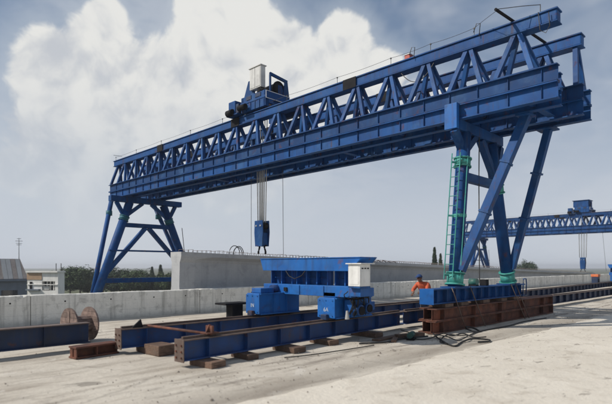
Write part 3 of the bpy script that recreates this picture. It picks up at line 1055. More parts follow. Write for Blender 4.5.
    bld(MB().tube((12.95, 5.78, zt+.11), (15.95, 5.5, zt+.045), .04, n=10), 'cable_mast', 'black', smooth=True)
    bld(MB().path([(12.98, 5.78, zt+.12), (13.5, 5.3, zt+.22), (13.85, 4.95, zt+.26)], .01, 5), 'stay_wire', 'wire')
    bld(MB().tube((13.85, 4.95, zt-.01), (13.85, 4.95, zt+.27), .012, n=6), 'wire_post', 'wire')
    bld(MB().path([(xc-.2, 4.95, zt), (xc-.22, 4.9, zt-.5), (xc-.22, 4.75, zt-.62), (xc-.22, 4.65, zt-.45), (xc-.22, 4.68, zt-.1)], .012, 5), 'cable_loop', 'wire', smooth=True)
    rb = bld(MB().box(xc-.13, xc+.07, 9.0, 9.2, zt+.002, zt+.15), 'alarm_box', 'red', bevel=.01)
    bld(MB().box(xc-.15, xc+.09, 8.98, 9.22, zt+.151, zt+.168), 'lid', 'white', rb)
    bld(MB().tube((xc-.3, 30.9, zt+.32), (xc+.3, 31.0, zt+.36), .012, n=6), 'aerial', 'wire')
    # cable hanging from the truss beside the first leg
    bld(MB().path([(14.75, 7.1, ZB), (14.72, 7.1, 4.5), (14.70, 7.08, 3.0), (14.66, 7.05, 1.3)], .018, 6), 'hanging_cable', 'wire')
    bld(MB().path([(xc-.16, 8.1+1.2*k_, ZC-.25-.42*4*k_*(1-k_)) for k_ in [i/10 for i in range(11)]], .014, 5), 'slack_cable', 'wire')
    return c


def thing_part(name, parent):
    o = bpy.data.objects.new(name, None)
    COL.objects.link(o)
    o.parent = parent
    return o


crane = make_crane('tall blue twin-truss gantry crane spanning the foreground, legs ringed with mint collars')
crane2 = copy_tree(crane)
crane2.location = (15+55.0, 18+4.2, 0)
crane2['label'] = 'distant blue gantry crane low behind the near crane at the right'
crane['group'] = crane2['group'] = 'blue gantry cranes'


# ------------------------------------------------------------------ winch trolley on top of the trusses
def make_trolley(label):
    t = thing('winch_trolley', label, 'winch trolley', (14.9, 17.2, ZC+.205))
    rel = lambda p: (p[0]-14.9, p[1]-17.2, p[2]-ZC-.205)

    def bld(mb, name, mat, parent=None, **k):
        mb.v = [rel(v) for v in mb.v]
        return mb.build(name, M[mat], parent or t, **k)
    zr = ZC+.205
    for xx in (13.9, 15.9):
        for yy in (16.2, 18.15):
            w = bld(MB().tube((xx-.06, yy, zr+.14), (xx+.06, yy, zr+.14), .14, n=18), 'wheel', 'rustflange', bevel=.008)
            bld(MB().tube((xx-.09, yy, zr+.14), (xx-.06, yy, zr+.14), .05, n=10), 'hub', 'black', w)
        bld(MB().box(xx-.12, xx+.12, 16.0, 18.35, zr+.16, zr+.40), 'side_frame', 'blue', bevel=.01)
    bld(MB().box(13.62, 16.35, 16.05, 18.0, zr+.402, zr+.50), 'deck_frame', 'blue', bevel=.01)
    bld(MB().box(13.64, 14.85, 16.08, 17.75, zr+.05, zr+.400), 'lower_housing', 'blue', bevel=.01)
    bld(MB().box(13.66, 14.75, 16.10, 17.78, zr+.502, zr+.74), 'machine_housing', 'blue', bevel=.015)
    for k in range(6):
        bld(MB().box(13.61, 13.639, 16.15+.3*k, 16.18+.3*k, zr+.06, zr+.39), 'housing_rib', 'blue')
        bld(MB().box(13.64, 13.659, 16.15+.3*k, 16.18+.3*k, zr+.51, zr+.72), 'housing_rib', 'blue')
    for (y0, y1) in ((16.4, 16.75), (17.05, 17.4)):
        bld(MB().box(13.635, 13.658, y0, y1, zr+.54, zr+.70), 'access_cover', 'navydark')
    # name board on the near face with a pale rim
    nb = bld(MB().box(13.62, 14.95, 16.0, 16.03, zr+.36, zr+.66), 'name_board', 'blue')
    for (a, b, z0, z1) in ((13.6, 14.97, .345, .365), (13.6, 14.97, .655, .675), (13.6, 13.622, .366, .654), (14.948, 14.97, .366, .654)):
        bld(MB().box(a, b, 15.985, 15.999, zr+z0, zr+z1), 'board_rim', 'lettering', nb)
    # lower left platform with travel motors
    bld(MB().box(13.45, 13.98, 17.8, 18.6, zr+.02, zr+.07), 'platform', 'blue')
    bld(MB().box(13.5, 13.95, 18.02, 18.52, zr+.072, zr+.68), 'motor_case', 'blue', bevel=.03)
    bld(MB().box(13.52, 13.9, 17.80, 18.0, zr+.072, zr+.50), 'motor_case', 'navydark', bevel=.03)
    bld(MB().tube((13.44, 18.1, zr+.14), (13.44, 18.5, zr+.14), .15, n=16), 'travel_motor', 'black', smooth=True)
    bld(MB().tube((13.46, 17.2, zr+.22), (13.46, 17.7, zr+.22), .12, n=16), 'travel_motor', 'black', smooth=True)
    # winch drum between bearing frames
    dr = bld(MB().tube((14.55, 16.30, zr+1.02), (14.55, 17.3, zr+1.02), .24, n=24), 'winch_drum', 'black', smooth=True)
    for k in range(10):
        bld(MB().tube((14.55, 16.36+.09*k, zr+1.02), (14.55, 16.41+.09*k, zr+1.02), .265, n=20), 'rope_turn', 'wire', dr, smooth=True)
    for yy in (16.25, 17.35):
        bld(MB().tube((14.55, yy-.03, zr+1.02), (14.55, yy+.03, zr+1.02), .32, n=24), 'drum_flange', 'black', dr)
        bld(MB().prof((14.55, yy-.08, zr+.74), (14.55, yy-.05, zr+.74), [(-.3, 0), (.3, 0), (.1, .40), (-.1, .40)]), 'bearing_frame', 'blue')
    bld(MB().prof((14.9, 16.12, zr+.502), (14.9, 16.18, zr+.502), [(-.22, 0), (.2, 0), (.05, .95), (-.08, .95)]), 'upright', 'blue')
    bld(MB().bar((13.95, 16.15, zr+1.50), (14.95, 16.15, zr+1.38), .08, .12), 'top_rail', 'blue')
    bld(MB().bar((13.97, 16.15, zr+.742), (13.97, 16.15, zr+1.44), .07, .07), 'upright', 'blue')
    bld(MB().box(14.2, 14.42, 16.12, 16.2, zr+.742, zr+1.15), 'gearbox', 'black', bevel=.03)
    # triangular bracket
    bld(MB().prof((13.72, 17.28, zr+.742), (13.80, 17.28, zr+.742), [(-.36, 0), (.34, 0), (.20, .66), (-.06, .66)]), 'bracket', 'blue')
    # tall pale switch cabinet on a post
    bld(MB().tube((13.78, 16.55, zr+.74), (13.78, 16.55, zr+1.0), .14, n=14), 'cabinet_post', 'black')
    cb = bld(MB().box(13.62, 13.88, 16.36, 17.12, zr+.92, zr+1.84), 'switch_cabinet', 'silver', bevel=.012)
    bld(MB().box(13.58, 13.92, 16.32, 17.16, zr+1.841, zr+1.875), 'rain_cover', 'silver', cb)
    bld(MB().box(13.605, 13.619, 16.76, 17.08, zr+.97, zr+1.80), 'door', 'silver', cb, bevel=.004)
    bld(MB().box(13.605, 13.619, 16.40, 16.72, zr+.97, zr+1.80), 'door', 'silver', cb, bevel=.004)
    # cables from the cabinet
    hs = MB()
    for k in range(5):
        hs.path([(13.7+.05*k, 16.5, zr+1.0), (13.62+.04*k, 16.35-.03*k, zr+.8), (13.75, 16.3, zr+.56)], .016, 5)
    bld(hs, 'cable_drop', 'rubber', smooth=True)
    return t


def rope_set(t, x, y, ztop, zbot, spread=.24):
    """falls of the hoist rope, parts of the trolley"""
    o = t.location
    for k in range(8):
        dx = -.12 if k % 2 else .12
        yy = y-spread+2*spread*(k//2)/3 + .03*(k % 2)
        MB().tube((x+dx-o.x, yy-o.y, ztop-o.z), (x+dx*.6-o.x, y+(yy-y)*.75-o.y, zbot-o.z), .021, n=6).build('rope_fall', M['rope'], t, smooth=True)


def hook_block(label, x, y, z0, z1, tl):
    h = thing('hook_block', label, 'hook block', (x, y, z0))
    H_ = z1-z0
    for s_ in (-1, 1):
        MB().add([(s_*.19+q, yy, zz) for q in (-.02, .02) for (yy, zz) in ((-.28, H_*.95), (.28, H_*.95), (.31, H_*.55), (.25, .14), (-.25, .14), (-.31, H_*.55))],
                 [(5, 4, 3, 2, 1, 0), (6, 7, 8, 9, 10, 11)]+[(i, (i+1) % 6, 6+(i+1) % 6, 6+i) for i in range(6)]).build('cheek_plate', M['blue'], h, bevel=.006)
    for yy in (-.15, .15):
        sh = MB().tube((-.16, yy, H_*.78), (.16, yy, H_*.78), .145, n=20).build('sheave', M['black'], h, smooth=True)
        MB().tube((-.24, yy, H_*.78), (.24, yy, H_*.78), .04, n=10).build('pin', M['rope'], sh)
    MB().box(-.17, .17, -.22, .22, .16, H_*.55).build('crosshead', M['blue'], h, bevel=.02)
    for yy in (-.17, .17):
        MB().path([(0, yy, .22), (0, yy*1.05, .08), (0, yy*1.25, 0), (0, yy*1.5, -.10), (0, yy*1.5, -.22)], .045, 8).build('lifting_link', M['black'], h, smooth=True)
    MB().box(-.02, .02, -.34, .34, .14, .2).build('spreader', M['black'], h)
    return h


tro = make_trolley('blue winch trolley with tall grey cabinet riding on the near gantry crane')
rope_set(tro, 14.85, 17.75, ZC+.75, 3.85)
for (yy, lab) in ((18.55, 'l'), (16.35, 'r')):
    MB().tube((14.85-14.9, yy-17.2, ZC-ZC-.0), (14.85-14.9, yy-17.2+(.0 if lab == 'l' else -.08), 2.35-ZC-.205), .011, n=5).build('tag_line', M['wire'], tro)
hook_block('blue hook block hanging from the near crane onto the concrete girder', 14.85, 17.75, 2.62, 4.02, tro)

tro2 = None
root_src = [o for o in bpy.data.objects if o.parent == tro and not o.name.startswith(('rope_fall', 'tag_line', 'switch_cabinet', 'cabinet_post', 'cable_drop'))]
tro2 = tro.copy()
COL.objects.link(tro2)
for ch in root_src:
    copy_tree(ch, tro2)
tro2.location = (14.9+55, 17.2+4.2-1.6, ZC+.205)
MB().box(-1.15, .35, -1.0, .75, .76, 1.55).build('winch_house', M['blue'], tro2, bevel=.03)
MB().box(-1.25, .45, -1.1, .85, 1.552, 1.62).build('house_roof', M['blue'], tro2, bevel=.02)
tro2['label'] = 'small distant winch trolley on top of the far gantry crane'
tro['group'] = tro2['group'] = 'winch trolleys on the cranes'
rope_set(tro2, 69.4, 19.6, ZC+.75, 3.0, .5)
hook_block('small distant hook block over the far end of the concrete girder', 69.4, 19.6, 1.4, 3.1, tro2)
MB().tube((69.4-tro2.location.x, 17.6-tro2.location.y, -.1), (69.4-tro2.location.x, 17.0-tro2.location.y, 1.3-tro2.location.z), .016, n=5).build('tag_line', M['wire'], tro2)


# ------------------------------------------------------------------ precast concrete girder slung between the cranes
def pc_girder():
    A, B = Vector((10.42, 17.85, 2.41)), Vector((71.0, 19.0, 1.02))
    d = B-A
    L = d.length
    g = thing('concrete_girder', 'long grey precast concrete girder slung from the hook blocks behind the parapet', 'concrete girder', A)
    g.rotation_euler = (0, -math.asin(d.z/L), math.atan2(d.y, d.x))
    D = 1.95
    # cross sections: solid end block, then I-shape
    def sec(web):
        h = [(.40, 0), (.40, -.17), (web+.06, -.30), (web, -.42), (web, -D+.55), (.36, -D+.30), (.36, -D)]
        return [(y, z) for (y, z) in h]+[(-y, z) for (y, z) in reversed(h)]
    st = [(0, .30), (.7, .30), (1.5, .13), (L-1.5, .13), (L-.7, .30), (L, .30)]
    mb = MB()
    n = 14
    for (x, w) in st:
        for (y, z) in sec(w):
            mb.v.append((x, y, z))
    for i in range(len(st)-1):
        for k in range(n):
            a, b = i*n+k, i*n+(k+1) % n
            mb.f.append((a, b, b+n, a+n))
    mb.f.append(tuple(range(n))[::-1])
    mb.f.append(tuple(range((len(st)-1)*n, len(st)*n)))
    mb.build('girder_body', M['pcgirder'], g)
    # shear stirrups standing out of the top flange: too small and too many to pick apart
    sb = MB()
    x = .25
    k = 0
    while x < L:
        hh = .11+random.uniform(-.02, .03)
        for y in (-.2, .2):
            sb.bar((x, y, -.02), (x+random.uniform(-.02, .02), y, hh), .014, .014)
        sb.bar((x, -.2, hh), (x, .2, hh), .014, .014)
        x += .22 if x < 30 else .45
        k += 1
    s_ = sb.build('stirrup', M['rebar'], g)
    s_['kind'] = 'stuff'
    # lifting strand loops near the first end
    for (xx, r, e) in ((2.9, .30, -.06), (3.3, .30, .08), (3.15, .26, 0)):
        pts = [(xx+r*math.cos(a), e*1.5+.1*math.sin(a*2)*e, .0+r*1.35*math.sin(a)) for a in [math.pi*i/12 for i in range(13)]]
        MB().path(pts, .018, 6).build('lifting_loop', M['wire'], g, smooth=True)
    for k in range(8):
        xx = 11.5+k*.55
        MB().path([(xx, 0, -.02), (xx+.2, .05, .07+.03*(k % 3)), (xx+.5, 0, .02)], .03, 5).build('loose_bar', M['rebar'], g)
    return g


pc_girder()

# ------------------------------------------------------------------ rusty beam stack under the near legs
def rusty(label, x0, x1, y, z0, h, w, bright=True):
    t = thing('rusty_beam', label, 'steel beam', (x0, y, z0), 0, 'rusty beams stacked under the crane sill')
    L = x1-x0
    MB().ibeam((0, 0, h/2), (L, 0, h/2), h-.004, w, .014, .026).build('beam_section', M['rust'], t, bevel=.003)
    sm = MB().box(-.007, .007, -w/2+.012, w/2-.012, .03, h-.034).mesh('stiffener', M['rust'])
    k = .42
    while k < L-.05:
        place('stiffener', sm, t, loc=(k, 0, 0))
        k += 1.85
    if bright:
        for s_ in (-1, ):
            MB().box(.05, .40, s_*.022-.006, s_*.022+.006, .03, h-.034).build('patch_plate', M['rustbright'], t)
    for (k0, k1) in ((.42, .435), (L-.02, L-.005)):
        MB().box(k0, k1, -w/2+.004, w/2-.004, .03, h-.034).build('end_stiffener', M['rust'], t)
    return t


rusty('lower front rusty beam resting on the deck under the crane sill', 11.75, 20.6, 7.02, 0, .335, .30)
rusty('upper front rusty beam of the stack under the crane sill', 11.80, 20.55, 7.02, .337, .335, .30)
rusty('lower rear rusty beam hidden behind the front one of the stack', 11.9, 20.5, 7.36, 0, .335, .30, False)
rusty('upper rear rusty beam right beneath the crane sill', 11.95, 20.45, 7.36, .337, .335, .30, False)
for i, x in enumerate((12.6, 13.5, 14.9, 16.2, 17.2)):
    o = MB().box(-.22, .22, -.26, .26, 0, .103).build('packing_timber', M['wood'], None, bevel=.01, loc=(x, 7.19, .6745))
    tag(o, ['first', 'second', 'third', 'fourth', 'fifth'][i]+' packing timber from the left between crane sill and rusty beams', 'packing timber', 'packing timbers under the crane sill')

# leaning bars against the sill
for (x0, x1, lab) in ((12.78, 13.15, 'leftmost thin steel bar leaning on the crane sill'), (13.88, 14.35, 'thin steel bar leaning on the middle of the crane sill'),
                      (16.8, 17.4, 'thin steel bar leaning on the crane sill near the second leg'), (17.2, 17.75, 'rightmost thin steel bar leaning on the crane sill')):
    o = MB().tube((x0, 6.965, 1.22), (x1, 6.72, .02), .015, n=8).build('steel_bar', M['rustflange'], None, smooth=True)
    tag(o, lab, 'steel bar', 'bars leaning on the crane sill')

# ------------------------------------------------------------------ cables, planks and litter on the deck
def hose(pts, r, lab, mat='rubber', name='black_cable', cat='cable'):
    P = [Vector((x, y, r+.002+(q[0] if q else 0))) for (x, y, *q) in pts]
    out = []
    for i in range(len(P)-1):
        p0, p1, p2, p3 = P[max(i-1, 0)], P[i], P[i+1], P[min(i+2, len(P)-1)]
        for k in range(16):
            t = k/16
            out.append(.5*((2*p1)+(-p0+p2)*t+(2*p0-5*p1+4*p2-p3)*t*t+(-p0+3*p1-3*p2+p3)*t**3))
    out.append(P[-1])
    o = MB().path(out, r, 7).build(name, M[mat], None, smooth=True)
    tag(o, lab, cat, 'cables lying by the crane foot')
    return o


def gpx(x, y, lift=0.0):
    r = rayp(x, y)
    t = -CAMH/r.z
    return (r.x*t, r.y*t, lift)


hose([gpx(431, 332), gpx(437, 338), gpx(446, 344), gpx(455, 347), gpx(462, 343), gpx(472, 341, .03), gpx(488, 340.5), gpx(489, 342.3), gpx(478, 343)], .020, 'thick black cable looped widest in front of the rusty stack')
hose([gpx(404, 337.5), gpx(418, 340), gpx(430, 339), gpx(443, 336, .05), gpx(452, 339, .06), gpx(463, 336.5, .06), gpx(474, 338), gpx(486, 340, .06)], .016, 'black cable crossing over the widest loop from the left')
hose([gpx(436, 335), gpx(448, 340, .06), gpx(458, 343.5, .06), gpx(468, 339, .07), gpx(459, 336), gpx(447, 338, .06), gpx(440, 342), gpx(447, 345.5, .03)], .015, 'middle black cable twisted into a figure of eight')
hose([(12.1, 6.1), (12.8, 6.25), (13.6, 6.3), (14.8, 6.25), (16.5, 6.4), (18.2, 6.3)], .018, 'thin black cable running right along the rusty stack')
hose([(9.0, 7.25), (9.6, 6.95), (10.1, 7.0), (10.7, 6.9), (11.2, 6.78)], .02, 'thin black cable running left towards the carriage')
hose([(13.1, 6.3), (13.15, 6.5, .06), (13.0, 6.62, .1), (12.8, 6.5, .06), (12.85, 6.3), (13.1, 6.25)], .022, 'small coil of black cable at the foot of a leaning bar')
hose([(9.1, 6.9), (8.2, 6.95), (7.2, 7.05), (6.6, 7.2)], .012, 'very thin dark cord beside the nearest rail beam')
pk = [(10.35, 7.35, 1.3, .2, .05, .05, 'flat brown plank lying against the nearest rail beam left of the rusty stack'),
      (10.95, 7.15, .9, .16, .09, -.25, 'short brown plank lying askew left of the rusty stack'),
      (10.05, 7.0, .5, .12, .06, .5, 'small broken board near the cable loops')]
for (x, y, l, w, h, a, lab) in pk:
    o = MB().box(-l/2, l/2, -w/2, w/2, 0, h).build('plank', M['wood'], None, bevel=.006, loc=(x, y, -.003))
    o.rotation_euler.z = a
    tag(o, lab, 'plank', 'planks by the rusty stack')
# dark hydraulic jack left lying
hj = thing('hydraulic_jack', 'small dark green hydraulic jack lying among the cables', 'jack', (10.55, 6.85, 0), .4)
MB().box(-.16, .16, -.10, .10, -.003, .05).build('base', M['black'], hj, bevel=.01)
MB().tube((-.2, 0, .12), (.18, 0, .12), .075, n=16).build('cylinder', surf('dark_green', (.01, .05, .045), (.015, .07, .06), 6, .5), hj, smooth=True)
MB().tube((.18, 0, .12), (.34, 0, .12), .035, n=12).build('ram', M['rope'], hj, smooth=True)
MB().tube((-.1, .02, .18), (-.3, .2, .26), .012, n=6).build('handle', M['black'], hj)

# small generator with orange lid near the end of the parapet
gn = thing('generator', 'small dark generator box with bright orange lid before the far parapet', 'generator', (51.0, 13.35, 0))
gn.scale = (.65, .65, .9)
MB().box(-.5, .5, -.4, .4, .12, 1.0).build('casing', M['navydark'], gn, bevel=.03)
MB().box(-.56, .56, -.46, .46, 1.002, 1.26).build('lid', M['orange'], gn, bevel=.04)
for yy in (-.3, .3):
    MB().box(-.5, .5, yy-.06, yy+.06, -.004, .118).build('skid', M['black'], gn)
for k in range(4):
    MB().box(-.35+.2*k, -.25+.2*k, -.412, -.4005, .3, .8).build('louvre', M['black'], gn)


# ------------------------------------------------------------------ person sitting on the second rail beam
def skin_mesh(verts, edges, radii, root, sub=2):
    me = bpy.data.meshes.new('sk')
    me.from_pydata([Vector(v) for v in verts], edges, [])
    o = bpy.data.objects.new('sk', me)
    COL.objects.link(o)
    mod = o.modifiers.new('s', 'SKIN')
    mod.use_smooth_shade = True
    for i, r in enumerate(radii):
        sv = me.skin_vertices[0].data[i]
        sv.radius = (r, r) if not isinstance(r, tuple) else r
        sv.use_root = (i == root)
    ss = o.modifiers.new('u', 'SUBSURF')
    ss.levels = ss.render_levels = sub
    dg = bpy.context.evaluated_depsgraph_get()
    out = bpy.data.meshes.new_from_object(o.evaluated_get(dg))
    bpy.data.objects.remove(o)
    return out


def person():
    p = thing('person', 'person in orange shirt and blue cap sitting bent forward behind the crane sill', 'person', (16.48, 10.0, -.0))
    p.scale = (1.08,)*3
    # local frame: x along the rails, y across, z up; faces -x
    J = {'pel': (0, 0, .66), 'bel': (-.07, 0, .84), 'che': (-.24, 0, 1.01), 'nkb': (-.37, 0, 1.11), 'nk': (-.43, 0, 1.16), 'hd0': (-.49, 0, 1.24), 'hd1': (-.51, 0, 1.34)}
    V, E_, Rr = [], [], []
    idx = {}

    def vert(name, co, r, prev=None):
        idx[name] = len(V)
        V.append(co)
        Rr.append(r)
        if prev:
            E_.append((idx[prev], idx[name]))
    vert('pel', J['pel'], (.18, .17))
    vert('bel', J['bel'], (.19, .17), 'pel')
    vert('che', J['che'], (.22, .17), 'bel')
    vert('nkb', J['nkb'], (.12, .10), 'che')
    vert('nk', J['nk'], .055, 'nkb')
    vert('hd0', J['hd0'], (.075, .085), 'nk')
    vert('hd1', J['hd1'], (.085, .095), 'hd0')
    for s_, n in ((-1, 'r'), (1, 'l')):
        vert('sh'+n, (-.30, .21*s_, 1.06), .09, 'che')
        vert('el'+n, (-.48, .28*s_, .86), .065, 'sh'+n)
        vert('wr'+n, (-.62, .15*s_, .86 if s_ < 0 else .80), .032, 'el'+n)
        vert('pm'+n, (-.70, .13*s_, .83 if s_ < 0 else .76), (.042, .024), 'wr'+n)
        vert('hp'+n, (-.05, .10*s_-.05, .63), .10, 'pel')
        vert('kn'+n, (-.36, -.34+.12*s_, .60), .066, 'hp'+n)
        vert('an'+n, (-.30+.05*s_, -.42+.10*s_, .11), .042, 'kn'+n)
        vert('to'+n, (-.46+.05*s_, -.46+.12*s_, .045), .042, 'an'+n)
    body = skin_mesh(V, E_, Rr, 0)
    bm = bmesh.new()
    bm.from_mesh(body)
    # fingers, nose and ears joined into the same body mesh
    extra = MB()
    for s_, z0 in ((-1, .83), (1, .76)):
        b = Vector((-.73, .13*s_, z0-.01))
        for k in range(4):
            o_ = (k-1.5)*.02
            L = (.035, .042, .045, .036)[k]
            extra.path([b+Vector((.01, o_, 0)), b+Vector((-.02, o_, -.015)), b+Vector((-.03, o_, -.015-L*.7)), b+Vector((-.018, o_, -.02-L*1.3))], .0095, 6)
        extra.path([b+Vector((.06, -.03*s_, 0)), b+Vector((.035, -.055*s_, -.01)), b+Vector((.005, -.06*s_, -.03))], .010, 6)
    hx = Vector((-.50, 0, 1.285))
    extra.path([hx+Vector((-.085, 0, .03)), hx+Vector((-.115, 0, -.005)), hx+Vector((-.09, 0, -.012))], .012, 6)
    for s_ in (-1, 1):
        extra.path([hx+Vector((.0, .088*s_, .03)), hx+Vector((.012, .097*s_, .005)), hx+Vector((.0, .088*s_, -.025))], .012, 6)
    em = extra.mesh('x', None)
    bm.from_mesh(em)
    me = bpy.data.meshes.new('body')
    bm.to_mesh(me)
    bm.free()
    skin = surf('skin', (.20, .10, .065), (.17, .085, .055), 8, .6)
    shirt = surf('orange_shirt', (.50, .105, .05), (.42, .085, .04), 9, .9, bump=.3, bscale=18)
    trs = surf('dark_trousers', (.02, .022, .03), (.03, .032, .04), 9, .9)
    boot = surf('boots', (.03, .022, .016), (.04, .03, .02), 9, .8)
    for m_ in (skin, shirt, trs, boot):
        me.materials.append(m_)
    for f in me.polygons:
        c = f.center
        f.use_smooth = True
        if (c.z > 1.155 and c.x < -.36) or (c.x < -.60 and c.z > .66):
            f.material_index = 0
        elif c.z > .74 or (c.z > .70 and c.x > -.1):
            f.material_index = 1
        elif c.z > .12:
            f.material_index = 2
        else:
            f.material_index = 3
    place('body', me, p)
    # cap with peak
    cap = MB()
    rings = 6
    ctr = Vector((-.505, 0, 1.335))
    n = 16
    for i in range(rings+1):
        a = math.pi/2*i/rings
        for k in range(n):
            t = 2*math.pi*k/n
            cap.v.append(tuple(ctr+Vector((.122*math.cos(a)*math.cos(t), .108*math.cos(a)*math.sin(t), -.02+.11*math.sin(a)))))
    for i in range(rings):
        for k in range(n):
            a, b = i*n+k, i*n+(k+1) % n
            cap.f.append((a, b, b+n, a+n))
    cap.add([(ctr.x-.10, -.085, 1.325), (ctr.x-.19, -.05, 1.308), (ctr.x-.20, .05, 1.308), (ctr.x-.10, .085, 1.325),
             (ctr.x-.10, -.085, 1.335), (ctr.x-.19, -.05, 1.316), (ctr.x-.20, .05, 1.316), (ctr.x-.10, .085, 1.335)],
            [(3, 2, 1, 0), (4, 5, 6, 7), (0, 1, 5, 4), (1, 2, 6, 5), (2, 3, 7, 6), (3, 0, 4, 7)])
    cap.build('cap', surf('blue_cap', (.012, .04, .13), (.016, .05, .16), 8, .8), p, smooth=True)
    eye = surf('dark_eye', (.01, .01, .01), (.015, .012, .01), 8, .4)
    for s_ in (-1, 1):
        MB().box(-.012, .004, -.012, .012, -.006, .006).build('eye', eye, p, loc=(-.588, .035*s_, 1.312), bevel=.004)
    MB().box(-.01, .004, -.024, .024, -.004, .004).build('mouth', surf('lips', (.16, .06, .05), (.14, .05, .04), 8, .6), p, loc=(-.575, 0, 1.255), bevel=.003)


person()


# ------------------------------------------------------------------ background buildings on the lower ground
bw = surf('white_render', (.80, .79, .76), (.70, .69, .66), .6, .9, streak=.25, dirt=.3, dirtcol=(.3, .29, .27))
brown = surf('brown_cladding', (.46, .38, .33), (.37, .295, .25), .8, .7, streak=.3)
pale = surf('pale_sheet', (.55, .53, .50), (.48, .46, .44), .9, .6)
bluegrey = surf('blue_grey_wall', (.16, .19, .235), (.13, .155, .19), .7, .8, streak=.3)


def bp(x, y, Yw):
    r = rayp(x, y)
    t = Yw/r.y
    return Vector((r.x*t, Yw, r.z*t+CAMH))


YB = 78
q0, q1, q2 = bp(22.5, 259, YB), bp(27, 278.5, YB), bp(-60, 278.5, YB)
wh = thing('warehouse', 'warehouse with brown sheet mansard roof and pale stripe at the left edge', 'building', (q1.x, YB, -6))
zt_, ze = q0.z+6, q1.z+6
xl_ = -34
MB().box(xl_, 0, 0, 14, 0, ze-.02).build('wall', bluegrey, wh)
# sloping sheets of the mansard
nsh = 56
sw = (-xl_)/nsh
for i in range(nsh):
    a, b = xl_+sw*i, xl_+sw*(i+1)-.04
    k = (q1.x-q0.x)
    pale_s = i in (nsh-4, nsh-5) or i % 17 == 3
    MB().add([(a, -.5, ze), (b+(0.04 if i == nsh-1 else 0), -.5, ze), (min(b, -k), 1.2, zt_), (min(a, -k), 1.2, zt_),
              (a, -.42, ze-.05), (b, -.42, ze-.05), (min(b, -k), 1.28, zt_-.05), (min(a, -k), 1.28, zt_-.05)],
             [(0, 1, 2, 3), (7, 6, 5, 4), (0, 4, 5, 1), (1, 5, 6, 2), (2, 6, 7, 3), (3, 7, 4, 0)]).build('roof_sheet', pale if pale_s else brown, wh)
MB().add([(-.002, -.5, ze), (-k, 1.2, zt_), (-k, 12, zt_), (-.002, 14.5, ze)], [(0, 1, 2, 3)]).build('roof_hip', pale, wh)
MB().box(xl_, -k, 1.2, 12.5, zt_-.1, zt_+.03).build('roof_deck', brown, wh)
MB().box(xl_, .12, -.62, -.42, ze-.32, ze-.06).build('gutter', bluegrey, wh)
for i in range(9):
    MB().box(-3.2-3.4*i, -1.2-3.4*i, -.03, -.004, ze-3.2, ze-1.6).build('window', M['glassdark'], wh)
    MB().box(-3.3-3.4*i, -1.1-3.4*i, -.12, -.004, ze-3.34, ze-3.22).build('sill', bw, wh)
mast = thing('aerial_mast', 'thin aerial mast with crossed rods rising over the warehouse roof', 'aerial', (bp(19, 262, YB+5).x, YB+5, q0.z))
mh = bp(19, 238, YB+5).z-q0.z
MB().tube((0, 0, 0), (0, 0, mh), .05, .03, 6).build('mast', M['wire'], mast)
for k, w in ((.97, .25), (.86, .45), (.75, .38), (.68, .3)):
    MB().tube((-w, w*.4, mh*k), (w, -w*.4, mh*k), .03, n=5).build('rod', M['wire'], mast)

YW = 72
a0 = bp(27.5, 272.5, YW)
_w = Vector((math.cos(math.radians(-55)), math.sin(math.radians(-55)), 0))


def along(x):
    """distance along the white building's front wall at which pixel column x is met"""
    r = rayp(x, 0)
    # a0 + L*w = t*r  (plan)
    det = _w.x*(-r.y)-(-r.x)*_w.y
    return ((-a0.x)*(-r.y)-(-r.x)*(-a0.y))/det


wb = thing('white_building', 'small flat-roofed white building with dark openings right of the warehouse', 'building', (a0.x, a0.y, -6), math.radians(-55))
W_ = along(58.0)
_c = Vector((a0.x, a0.y, 0))+_w*W_
_n = Vector((-_w.y, _w.x, 0))
DEP = 1.0
while DEP < 12 and CX+FPX*((_c+_n*DEP).x-(_c+_n*DEP).y)/((_c+_n*DEP).x+(_c+_n*DEP).y) < 64.5:
    DEP += .1
H_ = a0.z+6


def zz(y):
    return bp(40, y, YW).z+6


def xx_(x):
    return along(x)


o0, o1, oz0, oz1 = xx_(42), xx_(55), zz(290), zz(281)
wl = MB()
wl.box(0, o0, 0, DEP, 0, H_)
wl.box(o1, W_, 0, DEP, 0, H_)
wl.box(o0, o1, 0, DEP, 0, oz0)
wl.box(o0, o1, 0, DEP, oz1, H_)
wl.build('wall', bw, wb)
MB().box(o0, o1, .5, .6, oz0, oz1).build('window', M['glassdark'], wb)
for k in range(1, 4):
    f_ = o0+(o1-o0)*k/4
    MB().box(f_-.05, f_+.05, .35, .48, oz0, oz1).build('mullion', bw, wb)
MB().box(o0+.1, o0+(o1-o0)*.5, .1, .5, oz0+.1, oz0+.55).build('air_unit', M['silver'], wb)
MB().box(-.1, W_+.1, -.25, DEP+.1, H_+.002, H_+.2).build('parapet_cap', bw, wb)
MB().box(-.05, xx_(42), -.06, -.003, zz(279.5), zz(273)).build('fascia_board', surf('tan_board', (.42, .29, .19), (.34, .23, .15), 1.2, .8), wb)
MB().box(0, W_, -.12, -.003, zz(284.5), zz(283.8)).build('string_course', bw, wb)
MB().box(-.0, o0*.9, -.4, -.003, zz(290), zz(288.6)).build('awning', bluegrey, wb)
for x in (1.6, 2.6):
    MB().box(xx_(28)+x*.2, xx_(28)+x*.2+.12, -.1, -.004, zz(289), zz(281.5)).build('drain_pipe', M['black'], wb)
for x in (57, 62):
    MB().tube((xx_(x-6), 1, H_+.2), (xx_(x-6), 1, H_+1.2), .05, n=5).build('roof_vent', M['wire'], wb)
sg = thing('low_shed', 'low dark ridge-roofed shed peeping behind the white building', 'building', (a0.x+.4, YW+22, -6))
MB().box(-3, 3.4, 0, 8, 0, 7.0).build('wall', bluegrey, sg)
MB().prof((-3.4, 4, 7.0), (3.8, 4, 7.0), [(-4.4, 0), (4.4, 0), (0, 1.1)]).build('roof', surf('dark_roof', (.06, .06, .065), (.08, .075, .075), 1, .8), sg)

